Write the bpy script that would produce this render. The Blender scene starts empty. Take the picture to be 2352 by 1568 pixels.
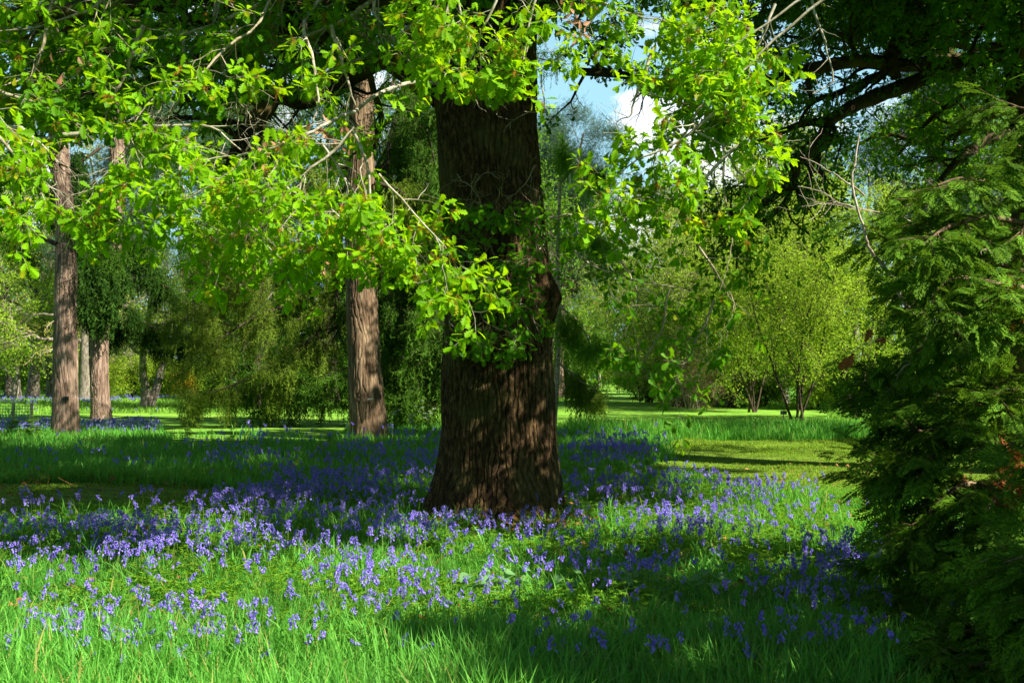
import bpy, math
import numpy as np

# ------------------------------------------------------------------ camera, light, exposure
sc = bpy.context.scene
F = 2287.0                     # focal length in units of the 2352-wide view of the photograph
H = 1.55                       # eye height
PITCH = math.atan(84.0 / F)
CP, SP = math.cos(PITCH), math.sin(PITCH)
cd = bpy.data.cameras.new('camera'); cam = bpy.data.objects.new('camera', cd)
sc.collection.objects.link(cam); sc.camera = cam
cd.sensor_width = 36.0; cd.lens = F / 2352 * 36.0; cd.clip_start = 0.1; cd.clip_end = 3000
cam.location = (0, 0, H); cam.rotation_euler = (math.pi / 2 + PITCH, 0, 0)

SUN = np.array([0.62, -0.37, 0.67]); SUN /= np.linalg.norm(SUN)
EL = math.asin(SUN[2]); AZ = math.atan2(SUN[0], SUN[1])
sd = bpy.data.lights.new('sun', 'SUN'); sun = bpy.data.objects.new('sun', sd)
sc.collection.objects.link(sun)
sd.energy = 5.0; sd.angle = math.radians(0.5); sd.color = (1.0, 0.94, 0.82)
from mathutils import Vector
sun.rotation_euler = Vector(SUN).to_track_quat('Z', 'Y').to_euler()

w = bpy.data.worlds.new("World"); sc.world = w; w.use_nodes = True
nt = w.node_tree; nt.nodes.clear()
out = nt.nodes.new('ShaderNodeOutputWorld'); bg = nt.nodes.new('ShaderNodeBackground')
sky = nt.nodes.new('ShaderNodeTexSky'); sky.sky_type = 'NISHITA'; sky.sun_disc = False
sky.sun_elevation = EL; sky.sun_rotation = AZ; sky.air_density = 0.8; sky.dust_density = 0.1; sky.ozone_density = 1.0
tc = nt.nodes.new('ShaderNodeTexCoord'); mp = nt.nodes.new('ShaderNodeMapping')
mp.inputs['Scale'].default_value = (1, 1, 2.2); mp.inputs['Location'].default_value = (0.33, 0.1, 0.28)
nz = nt.nodes.new('ShaderNodeTexNoise'); nz.inputs['Scale'].default_value = 7; nz.inputs['Detail'].default_value = 8
nz.inputs['Roughness'].default_value = 0.55
cr = nt.nodes.new('ShaderNodeValToRGB'); cr.color_ramp.elements[0].position = 0.50; cr.color_ramp.elements[1].position = 0.58
mx = nt.nodes.new('ShaderNodeMixRGB'); mx.inputs[2].default_value = (12, 12, 12, 1)
nt.links.new(tc.outputs['Generated'], mp.inputs['Vector']); nt.links.new(mp.outputs[0], nz.inputs['Vector'])
vd = nt.nodes.new('ShaderNodeVectorMath'); vd.operation = 'DISTANCE'; vd.inputs[1].default_value = (.135, .965, .205); nt.links.new(tc.outputs['Generated'], vd.inputs[0])
vm = nt.nodes.new('ShaderNodeMapRange'); vm.inputs[1].default_value = 0; vm.inputs[2].default_value = .14; vm.inputs[3].default_value = .16; vm.inputs[4].default_value = -.03; nt.links.new(vd.outputs['Value'], vm.inputs[0])
va = nt.nodes.new('ShaderNodeMath'); va.operation = 'ADD'; nt.links.new(nz.outputs[0], va.inputs[0]); nt.links.new(vm.outputs[0], va.inputs[1]); nt.links.new(va.outputs[0], cr.inputs[0])
sep = nt.nodes.new('ShaderNodeSeparateXYZ'); nt.links.new(tc.outputs['Generated'], sep.inputs[0])
low = nt.nodes.new('ShaderNodeMapRange'); low.inputs[1].default_value = .30; low.inputs[2].default_value = .55; low.inputs[3].default_value = .75; low.inputs[4].default_value = 0.
nt.links.new(sep.outputs[2], low.inputs[0])
hzm = nt.nodes.new('ShaderNodeMixRGB'); hzm.inputs[2].default_value = (4.2, 7.8, 9.6, 1); nt.links.new(low.outputs[0], hzm.inputs[0])
nt.links.new(sky.outputs[0], hzm.inputs[1]); nt.links.new(hzm.outputs[0], mx.inputs[1])
cm = nt.nodes.new('ShaderNodeMath'); cm.operation = 'MULTIPLY'; nt.links.new(cr.outputs[0], cm.inputs[0]); nt.links.new(low.outputs[0], cm.inputs[1]); nt.links.new(cm.outputs[0], mx.inputs[0])
nt.links.new(mx.outputs[0], bg.inputs[0])
bg.inputs[1].default_value = 0.05; nt.links.new(bg.outputs[0], out.inputs[0])

sc.view_settings.view_transform = 'Standard'; sc.view_settings.look = 'None'
sc.view_settings.exposure = 1.4; sc.view_settings.gamma = 1.0
sc.cycles.use_denoising = True
sc.cycles.max_bounces = 6; sc.cycles.diffuse_bounces = 2; sc.cycles.glossy_bounces = 2
sc.cycles.transmission_bounces = 3; sc.cycles.caustics_reflective = False; sc.cycles.caustics_refractive = False

# ------------------------------------------------------------------ helpers
rng = np.random.default_rng(11)
COL = sc.collection
UP = np.array([0., 0., 1.])

def P(x, y, Y):
    """point at forward distance Y seen at (x, y) of the 2352 x 1568 view"""
    xc, yc = (x - 1176) / F, (784 - y) / F
    d = Y / (CP - SP * yc)
    return np.array([xc * d, Y, H + d * (SP + CP * yc)])
def G(x, y):
    xc, yc = (x - 1176) / F, (784 - y) / F
    d = -H / (SP + CP * yc)
    return np.array([xc * d, d * (CP - SP * yc), 0.])
def proj(p):
    p = np.asarray(p); z = p[..., 2] - H
    d = p[..., 1] * CP + z * SP; u = z * CP - p[..., 1] * SP
    d = np.maximum(d, 1e-3)
    return 1176 + F * p[..., 0] / d, 784 - F * u / d
def unit(v): return v / np.maximum(np.linalg.norm(v, axis=-1, keepdims=True), 1e-9)

def vnoise(p, seed=0):
    p = np.asarray(p, float); i = np.floor(p).astype(np.int64); f = p - i; f = f * f * (3 - 2 * f)
    def h(a, b, c):
        n = (a * 374761393 + b * 668265263 + c * 2147483647 + seed * 144665) & 0xffffffff
        n = ((n ^ (n >> 13)) * 1274126177) & 0xffffffff
        n = n ^ (n >> 16)
        return (n & 0xffff) / 65535.0
    X, Y, Z = i[..., 0], i[..., 1], i[..., 2]; a, b, c = f[..., 0], f[..., 1], f[..., 2]
    r = 0
    for dx in (0, 1):
        for dy in (0, 1):
            for dz in (0, 1):
                r = r + h(X + dx, Y + dy, Z + dz) * (a if dx else 1 - a) * (b if dy else 1 - b) * (c if dz else 1 - c)
    return r
def fbm(p, o=3, seed=0):
    r = 0; s = 0; a = 1.
    for k in range(o): r = r + a * vnoise(p * 2 ** k, seed + k); s += a; a *= .5
    return r / s

def inpoly(x, y, poly):
    poly = np.asarray(poly, float); r = np.zeros(np.shape(x), bool); j = len(poly) - 1
    for i in range(len(poly)):
        xi, yi = poly[i]; xj, yj = poly[j]
        r ^= ((yi > y) != (yj > y)) & (x < (xj - xi) * (y - yi) / (yj - yi + 1e-12) + xi); j = i
    return r

class Acc:
    def __init__(s): s.V = []; s.Q = []; s.T = []; s.n = 0; s.qm = []; s.tm = []
    def add(s, V, Q=None, T=None, m=0):
        V = np.asarray(V, float).reshape(-1, 3); s.V.append(V)
        if Q is not None and len(Q): s.Q.append(np.asarray(Q).reshape(-1, 4) + s.n); s.qm.append(np.full(len(s.Q[-1]), m))
        if T is not None and len(T): s.T.append(np.asarray(T).reshape(-1, 3) + s.n); s.tm.append(np.full(len(s.T[-1]), m))
        s.n += len(V)
    def build(s, name, mats, parent=None, smooth=False, loc=None):
        V = np.concatenate(s.V) if s.V else np.zeros((0, 3))
        Q = np.concatenate(s.Q) if s.Q else np.zeros((0, 4), int)
        T = np.concatenate(s.T) if s.T else np.zeros((0, 3), int)
        if loc is not None: V = V - np.asarray(loc)
        me = bpy.data.meshes.new(name); me.vertices.add(len(V)); me.vertices.foreach_set('co', V.ravel().astype(np.float32))
        me.loops.add(Q.size + T.size); me.loops.foreach_set('vertex_index', np.concatenate([Q.ravel(), T.ravel()]).astype(np.int32))
        me.polygons.add(len(Q) + len(T))
        me.polygons.foreach_set('loop_start', np.concatenate([np.arange(len(Q)) * 4, Q.size + np.arange(len(T)) * 3]).astype(np.int32))
        if not isinstance(mats, (list, tuple)): mats = [mats]
        for m in mats: me.materials.append(m)
        if len(mats) > 1: me.polygons.foreach_set('material_index', np.concatenate(s.qm + s.tm).astype(np.int32))
        me.polygons.foreach_set('use_smooth', np.full(len(Q) + len(T), smooth))
        me.update(calc_edges=True)
        o = bpy.data.objects.new(name, me); COL.objects.link(o)
        if parent is not None: o.parent = parent
        if loc is not None: o.location = loc
        return o

def tag(o, label=None, cat=None, group=None, kind=None):
    if label: o['label'] = label
    if cat: o['category'] = cat
    if group: o['group'] = group
    if kind: o['kind'] = kind
    return o
def empty(name, loc, label, cat, group=None):
    o = bpy.data.objects.new(name, None); COL.objects.link(o); o.location = loc; o.empty_display_size = .2
    return tag(o, label, cat, group)
def copy_tree(o, parent=None):
    c = o.copy(); COL.objects.link(c)
    if parent is not None: c.parent = parent
    for ch in list(o.children): copy_tree(ch, c)
    return c

def tubes(acc, PP, RR, n=5, m=0):
    """PP (N,k,3) polylines, RR (N,k) radii"""
    PP = np.asarray(PP, float); RR = np.asarray(RR, float)
    if PP.ndim == 2: PP = PP[None]; RR = RR[None]
    N, k, _ = PP.shape
    if N == 0: return
    t = unit(np.gradient(PP, axis=1)); ref = np.array([0.43, 0.31, 0.85])
    a = unit(np.cross(t, ref)); b = np.cross(t, a)
    th = np.arange(n) * 2 * np.pi / n
    V = PP[:, :, None] + RR[:, :, None, None] * (np.cos(th)[:, None] * a[:, :, None] + np.sin(th)[:, None] * b[:, :, None])
    i = np.arange(k - 1)[:, None]; j = np.arange(n)[None]; j2 = (j + 1) % n
    q = np.stack([i * n + j, i * n + j2, (i + 1) * n + j2, (i + 1) * n + j], -1).reshape(-1, 4)
    Q = (q[None] + (np.arange(N) * k * n)[:, None, None]).reshape(-1, 4)
    acc.add(V, Q, None, m)

def spline(pts, k):
    pts = np.asarray(pts, float); n = len(pts)
    p = np.concatenate([2 * pts[:1] - pts[1:2], pts, 2 * pts[-1:] - pts[-2:-1]])
    u = np.linspace(0, n - 1, k); i = np.minimum(u.astype(int), n - 2); f = (u - i)[:, None]
    a, b, c, d = p[i], p[i + 1], p[i + 2], p[i + 3]
    return .5 * (2 * b + (c - a) * f + (2 * a - 5 * b + 4 * c - d) * f ** 2 + (3 * b - a - 3 * c + d) * f ** 3)

def walk(p0, d0, L, k, wob, droop, r):
    """grow M polylines of k points; droop < 0 lifts, > 0 sags (array or number)"""
    M = len(p0); pts = np.empty((M, k, 3)); pts[:, 0] = p0; d = unit(d0.copy()); s = (L / (k - 1))[:, None]
    dz = np.zeros((M, 3)); dz[:, 2] = -1; dr = np.broadcast_to(np.asarray(droop, float), (M,))[:, None]
    for i in range(1, k):
        d = unit(d + wob * r.normal(size=(M, 3)) + dr * dz); pts[:, i] = pts[:, i - 1] + d * s
    return pts
def grow(par, prad, n, t0, t1, ang, L, k, wob=.15, droop=0., r=rng, taper=.3, lv=.3, rf=.6, flat=0., keepz=None):
    N, K, _ = par.shape
    idx = np.repeat(np.arange(N), n); M = len(idx)
    t = t0 + (t1 - t0) * ((np.tile(np.arange(n), N) + r.uniform(0, 1, M)) / n)
    s = t * (K - 1); i = np.minimum(s.astype(int), K - 2); f = (s - i)[:, None]
    p = par[idx, i] * (1 - f) + par[idx, i + 1] * f; tan = unit(par[idx, i + 1] - par[idx, i])
    pr = prad[idx, i] * (1 - f[:, 0]) + prad[idx, i + 1] * f[:, 0]
    rv = r.normal(size=(M, 3)); rv[:, 2] *= (1 - flat)
    perp = unit(rv - (rv * tan).sum(1, keepdims=True) * tan)
    a = np.radians(ang) * (1 + .3 * r.normal(size=M))[:, None].clip(.3, 1.7)
    d = np.cos(a) * tan + np.sin(a) * perp
    LL = L * (1 - taper * t) * r.uniform(1 - lv, 1 + lv, M)
    pts = walk(p, d, LL, k, wob, droop, r)
    rad = (pr * rf)[:, None] * np.linspace(1, .25, k)[None]
    return pts, rad

def place(acc, tmpl, pos, fwd, nrm, scale, m=0, wscale=None):
    TV, TQ, TT = tmpl; N = len(pos)
    if N == 0: return
    y = unit(fwd); z = unit(nrm - (nrm * y).sum(1, keepdims=True) * y); x = np.cross(y, z)
    B = np.stack([x, y, z], 1)                              # (N,3,3) rows are axes
    S = np.repeat(np.asarray(scale, float)[:, None], 3, 1)
    if wscale is not None: S[:, 0] *= wscale
    V = np.einsum('vk,nkj->nvj', TV, B * S[:, :, None]) + pos[:, None]
    off = (np.arange(N) * len(TV))[:, None, None]
    acc.add(V, None if TQ is None else (TQ[None] + off).reshape(-1, 4), None if TT is None else (TT[None] + off).reshape(-1, 3), m)

# ------------------------------------------------------------------ leaf templates
def leaf_tmpl(prof, fold=.25, curl=.18):
    prof = np.array(prof); n = len(prof); y = prof[:, 1]; zc = -curl * y ** 2
    mid = np.stack([0 * y, y, zc], 1); L = np.stack([-prof[:, 0], y, zc + fold * prof[:, 0]], 1); Rr = L * [-1, 1, 1]
    V = np.concatenate([mid, L, Rr]); i = np.arange(n - 1)
    Q = np.concatenate([np.stack([i, i + 1, n + i + 1, n + i], 1), np.stack([i, 2 * n + i, 2 * n + i + 1, i + 1], 1)])
    return V, Q, None
OAK = leaf_tmpl([(.012, 0), (.012, .12), (.07, .18), (.11, .24), (.07, .29), (.19, .40), (.10, .45), (.27, .60), (.15, .66), (.28, .80), (.17, .86), (.13, .95), (.0, 1.0)])
OAKL = leaf_tmpl([(.02, 0), (.10, .22), (.07, .30), (.21, .42), (.12, .5), (.29, .72), (.17, .85), (0, 1)])
OVAL = leaf_tmpl([(.01, 0), (.2, .3), (.2, .65), (0, 1)])
HEART = leaf_tmpl([(.02, .12), (.30, .0), (.44, .18), (.40, .45), (.22, .75), (0, 1)], .18, .25)
LITTLE = (np.array([[0, 0, 0], [.32, .5, .1], [0, 1, -.1], [-.32, .5, .1]]), np.array([[0, 1, 2, 3]]), None)
def frond_tmpl(nb, sub, r):
    V = []; Q = []
    def dia(a, b, w):
        d = unit(b - a); s = np.cross(d, [0, 0, 1.]); s = unit(s) * w; m = a + (b - a) * .45; n = len(V)
        V.extend([a, m + s, b, m - s]); Q.append([n, n + 1, n + 2, n + 3])
    dia(np.zeros(3), np.array([0, 1., -.12]), .02)
    for k in range(nb):
        t = .06 + .9 * k / nb; sd = 1 if k % 2 else -1
        L = .46 * (1 - t) ** .8 * (.75 + .5 * r.random()) + .07; a = np.radians(38 + 14 * r.random())
        p = np.array([0, t, -.12 * t * t]); d = np.array([sd * np.sin(a), np.cos(a), -.12 + .2 * (r.random() - .5)])
        dia(p, p + d * L, .032)
        for j in range(sub):
            u = .25 + .65 * j / max(sub, 1); s2 = 1 if (j + k) % 2 else -1; a2 = a * sd + s2 * np.radians(34)
            q = p + d * L * u; d2 = np.array([np.sin(a2), np.cos(a2), -.1 + .2 * (r.random() - .5)])
            dia(q, q + d2 * L * (.55 - .3 * u), .028)
    return np.array(V), np.array(Q), None
FROND = [frond_tmpl(14, 4, np.random.default_rng(s)) for s in range(3)]
def strand_tmpl(n, r, w=.1):
    V = []; T = []
    for k in range(n):
        t = k / n; a = r.uniform(0, 2 * np.pi); d = np.array([np.cos(a), .9, np.sin(a)]); p = np.array([0, t, 0])
        q = p + d * w * (1.2 - .6 * t) * r.uniform(.6, 1.3); s = np.array([0, .035, 0]); i = len(V)
        V.extend([p - s, p + s, q]); T.append([i, i + 1, i + 2])
    return np.array(V), None, np.array(T)
STRAND = [strand_tmpl(20, np.random.default_rng(s)) for s in range(3)]
TWIGLET = [strand_tmpl(9, np.random.default_rng(s + 9), .3) for s in range(3)]

# ------------------------------------------------------------------ materials
def mat_nodes(name):
    m = bpy.data.materials.new(name); m.use_nodes = True; n = m.node_tree; n.nodes.clear()
    o = n.nodes.new('ShaderNodeOutputMaterial'); return m, n, o
def leaf_mat(name, c1, c2, tr, tmix=.45, rough=.45, spec=.3, gsc=None, lo=.7, hi=1.25, c3=None, f3=.92):
    m, n, o = mat_nodes(name)
    g = n.nodes.new('ShaderNodeNewGeometry'); mix = n.nodes.new('ShaderNodeMixRGB'); mix.inputs[1].default_value = (*c1, 1); mix.inputs[2].default_value = (*c2, 1)
    n.links.new(g.outputs['Random Per Island'], mix.inputs[0])
    col = mix.outputs[0]
    if c3:
        gt = n.nodes.new('ShaderNodeMath'); gt.operation = 'GREATER_THAN'; gt.inputs[1].default_value = f3; n.links.new(g.outputs['Random Per Island'], gt.inputs[0])
        m3 = n.nodes.new('ShaderNodeMixRGB'); m3.inputs[2].default_value = (*c3, 1); n.links.new(gt.outputs[0], m3.inputs[0]); n.links.new(col, m3.inputs[1]); col = m3.outputs[0]
    tex = n.nodes.new('ShaderNodeTexNoise'); tex.inputs['Scale'].default_value = gsc or 1.3
    t2 = n.nodes.new('ShaderNodeTexCoord'); n.links.new(t2.outputs['Object'], tex.inputs['Vector'])
    hs = n.nodes.new('ShaderNodeHueSaturation'); mr = n.nodes.new('ShaderNodeMapRange')
    mr.inputs[1].default_value = .3; mr.inputs[2].default_value = .7; mr.inputs[3].default_value = lo; mr.inputs[4].default_value = hi
    n.links.new(tex.outputs[0], mr.inputs[0]); n.links.new(mr.outputs[0], hs.inputs['Value']); n.links.new(col, hs.inputs['Color'])
    p = n.nodes.new('ShaderNodeBsdfPrincipled'); p.inputs['Roughness'].default_value = rough + .08; p.inputs['Specular IOR Level'].default_value = spec * .45
    n.links.new(hs.outputs[0], p.inputs['Base Color'])
    if tmix:
        t = n.nodes.new('ShaderNodeBsdfTranslucent'); h2 = n.nodes.new('ShaderNodeMixRGB'); h2.blend_type = 'MULTIPLY'; h2.inputs[0].default_value = 1
        k = n.nodes.new('ShaderNodeMixRGB'); k.inputs[1].default_value = (*[v * .75 for v in tr], 1); k.inputs[2].default_value = (*[v * 1.2 for v in tr], 1)
        n.links.new(g.outputs['Random Per Island'], k.inputs[0]); n.links.new(k.outputs[0], t.inputs[0])
        ms = n.nodes.new('ShaderNodeMixShader'); ms.inputs[0].default_value = tmix
        n.links.new(p.outputs[0], ms.inputs[1]); n.links.new(t.outputs[0], ms.inputs[2]); n.links.new(ms.outputs[0], o.inputs[0])
    else: n.links.new(p.outputs[0], o.inputs[0])
    return m
def bark_mat(name, c1, c2, c3, sc_=(9, 9, 1.4), bump=.6, dist=.02, moss=None):
    m, n, o = mat_nodes(name)
    t = n.nodes.new('ShaderNodeTexCoord'); mp = n.nodes.new('ShaderNodeMapping'); mp.inputs['Scale'].default_value = sc_
    n.links.new(t.outputs['Object'], mp.inputs['Vector'])
    a = n.nodes.new('ShaderNodeTexNoise'); a.inputs['Scale'].default_value = 1.0; a.inputs['Detail'].default_value = 8; a.inputs['Roughness'].default_value = .65
    a.inputs['Distortion'].default_value = .6
    n.links.new(mp.outputs[0], a.inputs['Vector'])
    cr = n.nodes.new('ShaderNodeValToRGB'); e = cr.color_ramp.elements
    e[0].position = .36; e[0].color = (*c1, 1); e[1].position = .66; e[1].color = (*c3, 1); x = e.new(.5); x.color = (*c2, 1)
    n.links.new(a.outputs[0], cr.inputs[0]); col = cr.outputs[0]
    if moss:
        b = n.nodes.new('ShaderNodeTexNoise'); b.inputs['Scale'].default_value = 1.6; b.inputs['Detail'].default_value = 5
        n.links.new(t.outputs['Object'], b.inputs['Vector']); r2 = n.nodes.new('ShaderNodeMapRange'); r2.inputs[1].default_value = .5; r2.inputs[2].default_value = .72
        r2.inputs[4].default_value = moss[3]
        n.links.new(b.outputs[0], r2.inputs[0]); mm = n.nodes.new('ShaderNodeMixRGB'); mm.inputs[2].default_value = (*moss[:3], 1)
        n.links.new(r2.outputs[0], mm.inputs[0]); n.links.new(col, mm.inputs[1]); col = mm.outputs[0]
    p = n.nodes.new('ShaderNodeBsdfPrincipled'); p.inputs['Roughness'].default_value = .9; p.inputs['Specular IOR Level'].default_value = .15
    n.links.new(col, p.inputs['Base Color'])
    bp = n.nodes.new('ShaderNodeBump'); bp.inputs['Strength'].default_value = bump; bp.inputs['Distance'].default_value = dist
    n.links.new(a.outputs[0], bp.inputs['Height']); n.links.new(bp.outputs[0], p.inputs['Normal']); n.links.new(p.outputs[0], o.inputs[0])
    return m
def flat_mat(name, c, rough=.8, metal=0.):
    m, n, o = mat_nodes(name); p = n.nodes.new('ShaderNodeBsdfPrincipled'); tx = n.nodes.new('ShaderNodeTexNoise'); tx.inputs['Scale'].default_value = 30
    mixn = n.nodes.new('ShaderNodeMixRGB'); mixn.inputs[1].default_value = (*[v * .7 for v in c], 1); mixn.inputs[2].default_value = (*[v * 1.25 for v in c], 1)
    n.links.new(tx.outputs[0], mixn.inputs[0]); n.links.new(mixn.outputs[0], p.inputs['Base Color'])
    p.inputs['Roughness'].default_value = rough; p.inputs['Metallic'].default_value = metal; n.links.new(p.outputs[0], o.inputs[0]); return m

M = {}
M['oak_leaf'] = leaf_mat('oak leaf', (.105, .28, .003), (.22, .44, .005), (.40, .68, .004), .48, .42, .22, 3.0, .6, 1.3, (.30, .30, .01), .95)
M['oak_leaf_old'] = leaf_mat('oak leaf shade tone', (.045, .17, .003), (.11, .28, .005), (.20, .44, .004), .45, .42, .22, 3.0, .55, 1.3, (.22, .26, .01), .96)  # darker copy of the oak leaf, crown shade put into its colour
M['oak_leaf_deep_shade'] = leaf_mat('oak leaf deep shade tone', (.03, .11, .005), (.07, .19, .007), (.13, .32, .006), .38, .45, .25)  # darkest oak leaf copy, deep shade painted into the colour
M['dead_leaf'] = leaf_mat('dead leaf', (.34, .15, .08), (.52, .30, .19), (.45, .22, .12), .3, .7, .1)
M['catkin'] = leaf_mat('catkin', (.30, .11, .015), (.45, .22, .03), (.4, .2, .02), .3, .7, .1)
M['cypress'] = leaf_mat('cypress spray', (.025, .09, .006), (.15, .29, .018), (.19, .36, .02), .28, .55, .12, 3.0, .4, 1.5)
M['cypress_brown'] = leaf_mat('brown cypress spray', (.22, .07, .02), (.34, .13, .04), (.3, .1, .03), .2, .7, .1)
M['yew'] = leaf_mat('dark hanging needles', (.012, .042, .005), (.04, .095, .010), (.05, .11, .01), .2, .55, .12, .6)
M['spruce'] = leaf_mat('spruce needles', (.025, .075, .006), (.075, .16, .014), (.09, .19, .01), .22, .55, .15, .6)
M['spruce_olive'] = leaf_mat('olive conifer needles', (.07, .13, .012), (.17, .24, .025), (.2, .28, .02), .25, .6, .1, .5)
M['pine_blue'] = leaf_mat('blue pine needles', (.06, .12, .07), (.11, .19, .10), (.1, .2, .08), .2, .6, .1, .5)
M['bg_light'] = leaf_mat('light spring leaves', (.20, .34, .02), (.38, .52, .05), (.42, .6, .03), .45, .5, .2, .4)
M['bg_olive'] = leaf_mat('olive spring leaves', (.18, .24, .03), (.34, .40, .07), (.36, .46, .05), .4, .5, .2, .4)
M['bg_yellow'] = leaf_mat('yellow spring leaves', (.26, .28, .03), (.42, .38, .05), (.45, .45, .03), .4, .5, .2, .4)
M['bg_orange'] = leaf_mat('orange spring leaves', (.42, .27, .06), (.55, .38, .10), (.5, .35, .06), .35, .5, .2, .4)
M['bg_mid'] = leaf_mat('mid green leaves', (.06, .16, .012), (.15, .30, .02), (.2, .40, .015), .4, .5, .2, .5)
M['straw'] = leaf_mat('dry brown sprays', (.3, .2, .09), (.42, .31, .15), (.3, .2, .1), .2, .7, .1, .6)
M['grass'] = leaf_mat('meadow grass', (.05, .22, .022), (.18, .46, .07), (.22, .57, .05), .42, .42, .22, .7, .65, 1.25, (.38, .33, .10), .955)
M['grass_far'] = leaf_mat('far meadow grass', (.12, .28, .03), (.25, .43, .06), (.26, .5, .05), .4, .5, .15, .25)
M['grass_yellow'] = leaf_mat('mown grass', (.09, .20, .010), (.25, .36, .03), (.24, .40, .03), .35, .5, .2, .8)
M['herb'] = leaf_mat('goosegrass', (.09, .24, .012), (.20, .38, .025), (.28, .5, .02), .45, .5, .2, 1.2)
M['herb_pale'] = leaf_mat('pale broad leaf', (.16, .34, .12), (.24, .42, .18), (.25, .5, .12), .4, .5, .2, 1.2)
M['bluebell'] = leaf_mat('bluebell flower', (.17, .11, .68), (.45, .35, .95), (.34, .24, .86), .4, .5, .2, 1.5)
M['bluebell_far'] = leaf_mat('far bluebell flower', (.22, .18, .62), (.34, .30, .80), (.30, .24, .8), .4, .5, .2, 1.5)
M['strap'] = leaf_mat('bluebell strap leaf', (.03, .15, .02), (.08, .26, .03), (.12, .36, .02), .3, .3, .6, .9)
M['stem'] = leaf_mat('flower stem', (.10, .22, .03), (.17, .30, .05), (.2, .3, .05), .2, .5, .3)
M['white_flower'] = leaf_mat('white flower', (.7, .72, .6), (.8, .82, .74), (.7, .7, .6), .3, .6, .2)
M['yellow_flower'] = leaf_mat('yellow flower', (.6, .42, .02), (.7, .55, .05), (.6, .5, .05), .3, .6, .2)
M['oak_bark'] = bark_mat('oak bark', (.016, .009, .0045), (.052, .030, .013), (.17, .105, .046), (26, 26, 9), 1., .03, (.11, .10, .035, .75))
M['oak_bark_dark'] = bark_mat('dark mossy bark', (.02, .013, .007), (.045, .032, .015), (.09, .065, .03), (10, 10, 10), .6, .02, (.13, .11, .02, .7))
M['twig'] = bark_mat('twig bark', (.16, .13, .07), (.28, .24, .15), (.42, .38, .28), (30, 30, 30), .3, .004)
M['branch_pale'] = bark_mat('lichened branch bark', (.17, .14, .08), (.32, .29, .2), (.48, .46, .38), (16, 16, 16), .5, .006)
M['conifer_bark'] = bark_mat('reddish conifer bark', (.08, .05, .034), (.20, .135, .095), (.38, .28, .21), (12, 12, 1.5), .9, .03)
M['conifer_bark_brown'] = bark_mat('brown conifer bark', (.065, .04, .022), (.145, .095, .055), (.31, .225, .135), (11, 11, 1.4), .9, .03)
M['grey_bark'] = bark_mat('grey bark', (.08, .066, .048), (.17, .145, .11), (.30, .27, .21), (7, 7, 2.5), .7, .03)
M['birch_bark'] = bark_mat('birch bark', (.12, .08, .05), (.4, .33, .25), (.6, .52, .42), (6, 6, 14), .4, .01)
M['dark_bark'] = bark_mat('dark thin bark', (.03, .02, .012), (.06, .045, .03), (.11, .08, .05), (8, 8, 4), .5, .02)
M['dead_wood'] = bark_mat('dead wood', (.24, .18, .12), (.38, .31, .23), (.52, .46, .38), (25, 25, 25), .3, .004)
M['bark_chip'] = leaf_mat('bark litter', (.16, .065, .025), (.34, .17, .06), (.2, .1, .04), .1, .8, .1)
M['tag_dark'] = flat_mat('dark plastic', (.015, .015, .015), .5)
M['tag_metal'] = flat_mat('aluminium', (.6, .58, .52), .4, .6)
M['guard'] = flat_mat('green netting', (.10, .25, .2), .6)
M['post_wood'] = flat_mat('post wood', (.34, .26, .17), .9)

# ------------------------------------------------------------------ ground
PATH_LEFT = [(-18, 10.6), (-9, 11.0), (-5, 11.4), (-3.6, 12.2), (-3.1, 13.0), (-3.8, 14.0), (-6, 14.4), (-18, 14.4)]
PATH_RIGHT = [(1.9, 15.3), (2.6, 14.0), (4.4, 12.9), (7, 12.6), (11, 13.0), (18, 14), (18, 28), (11, 26.5), (7.6, 25.0), (4.3, 24.6), (3.5, 23.0), (3.2, 19.5), (2.2, 17)]
LAWN_LEFT = [G(400, 1022)[:2], G(770, 1022)[:2], G(800, 985)[:2], G(800, 950)[:2], G(560, 948)[:2], G(200, 950)[:2], G(0, 958)[:2], G(-200, 968)[:2], G(0, 975)[:2], G(360, 972)[:2]]
RIDE = [G(1250, 935)[:2], G(1340, 905)[:2], G(1362, 884)[:2], G(1432, 884)[:2], G(1440, 905)[:2], G(1480, 922)[:2], G(1900, 945)[:2], G(1900, 968)[:2], G(1250, 975)[:2]]
def onpath(x, y):
    n = .35 * (fbm(np.stack([x, y, 0 * x], -1) * .9, 3, 5) - .5)
    return inpoly(x + n, y + 2 * n, PATH_LEFT) | inpoly(x + n, y + 2 * n, PATH_RIGHT)
def onlawn(x, y): return inpoly(x, y, LAWN_LEFT) | inpoly(x, y, RIDE)
def hz(x, y):
    n = fbm(np.stack([x * .28, y * .28, 0 * x], -1), 3, 2) - .5
    return n * .16 * np.clip((y - 3) / 6, 0, 1) * np.exp(-np.maximum(y - 60, 0) / 80)

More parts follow.
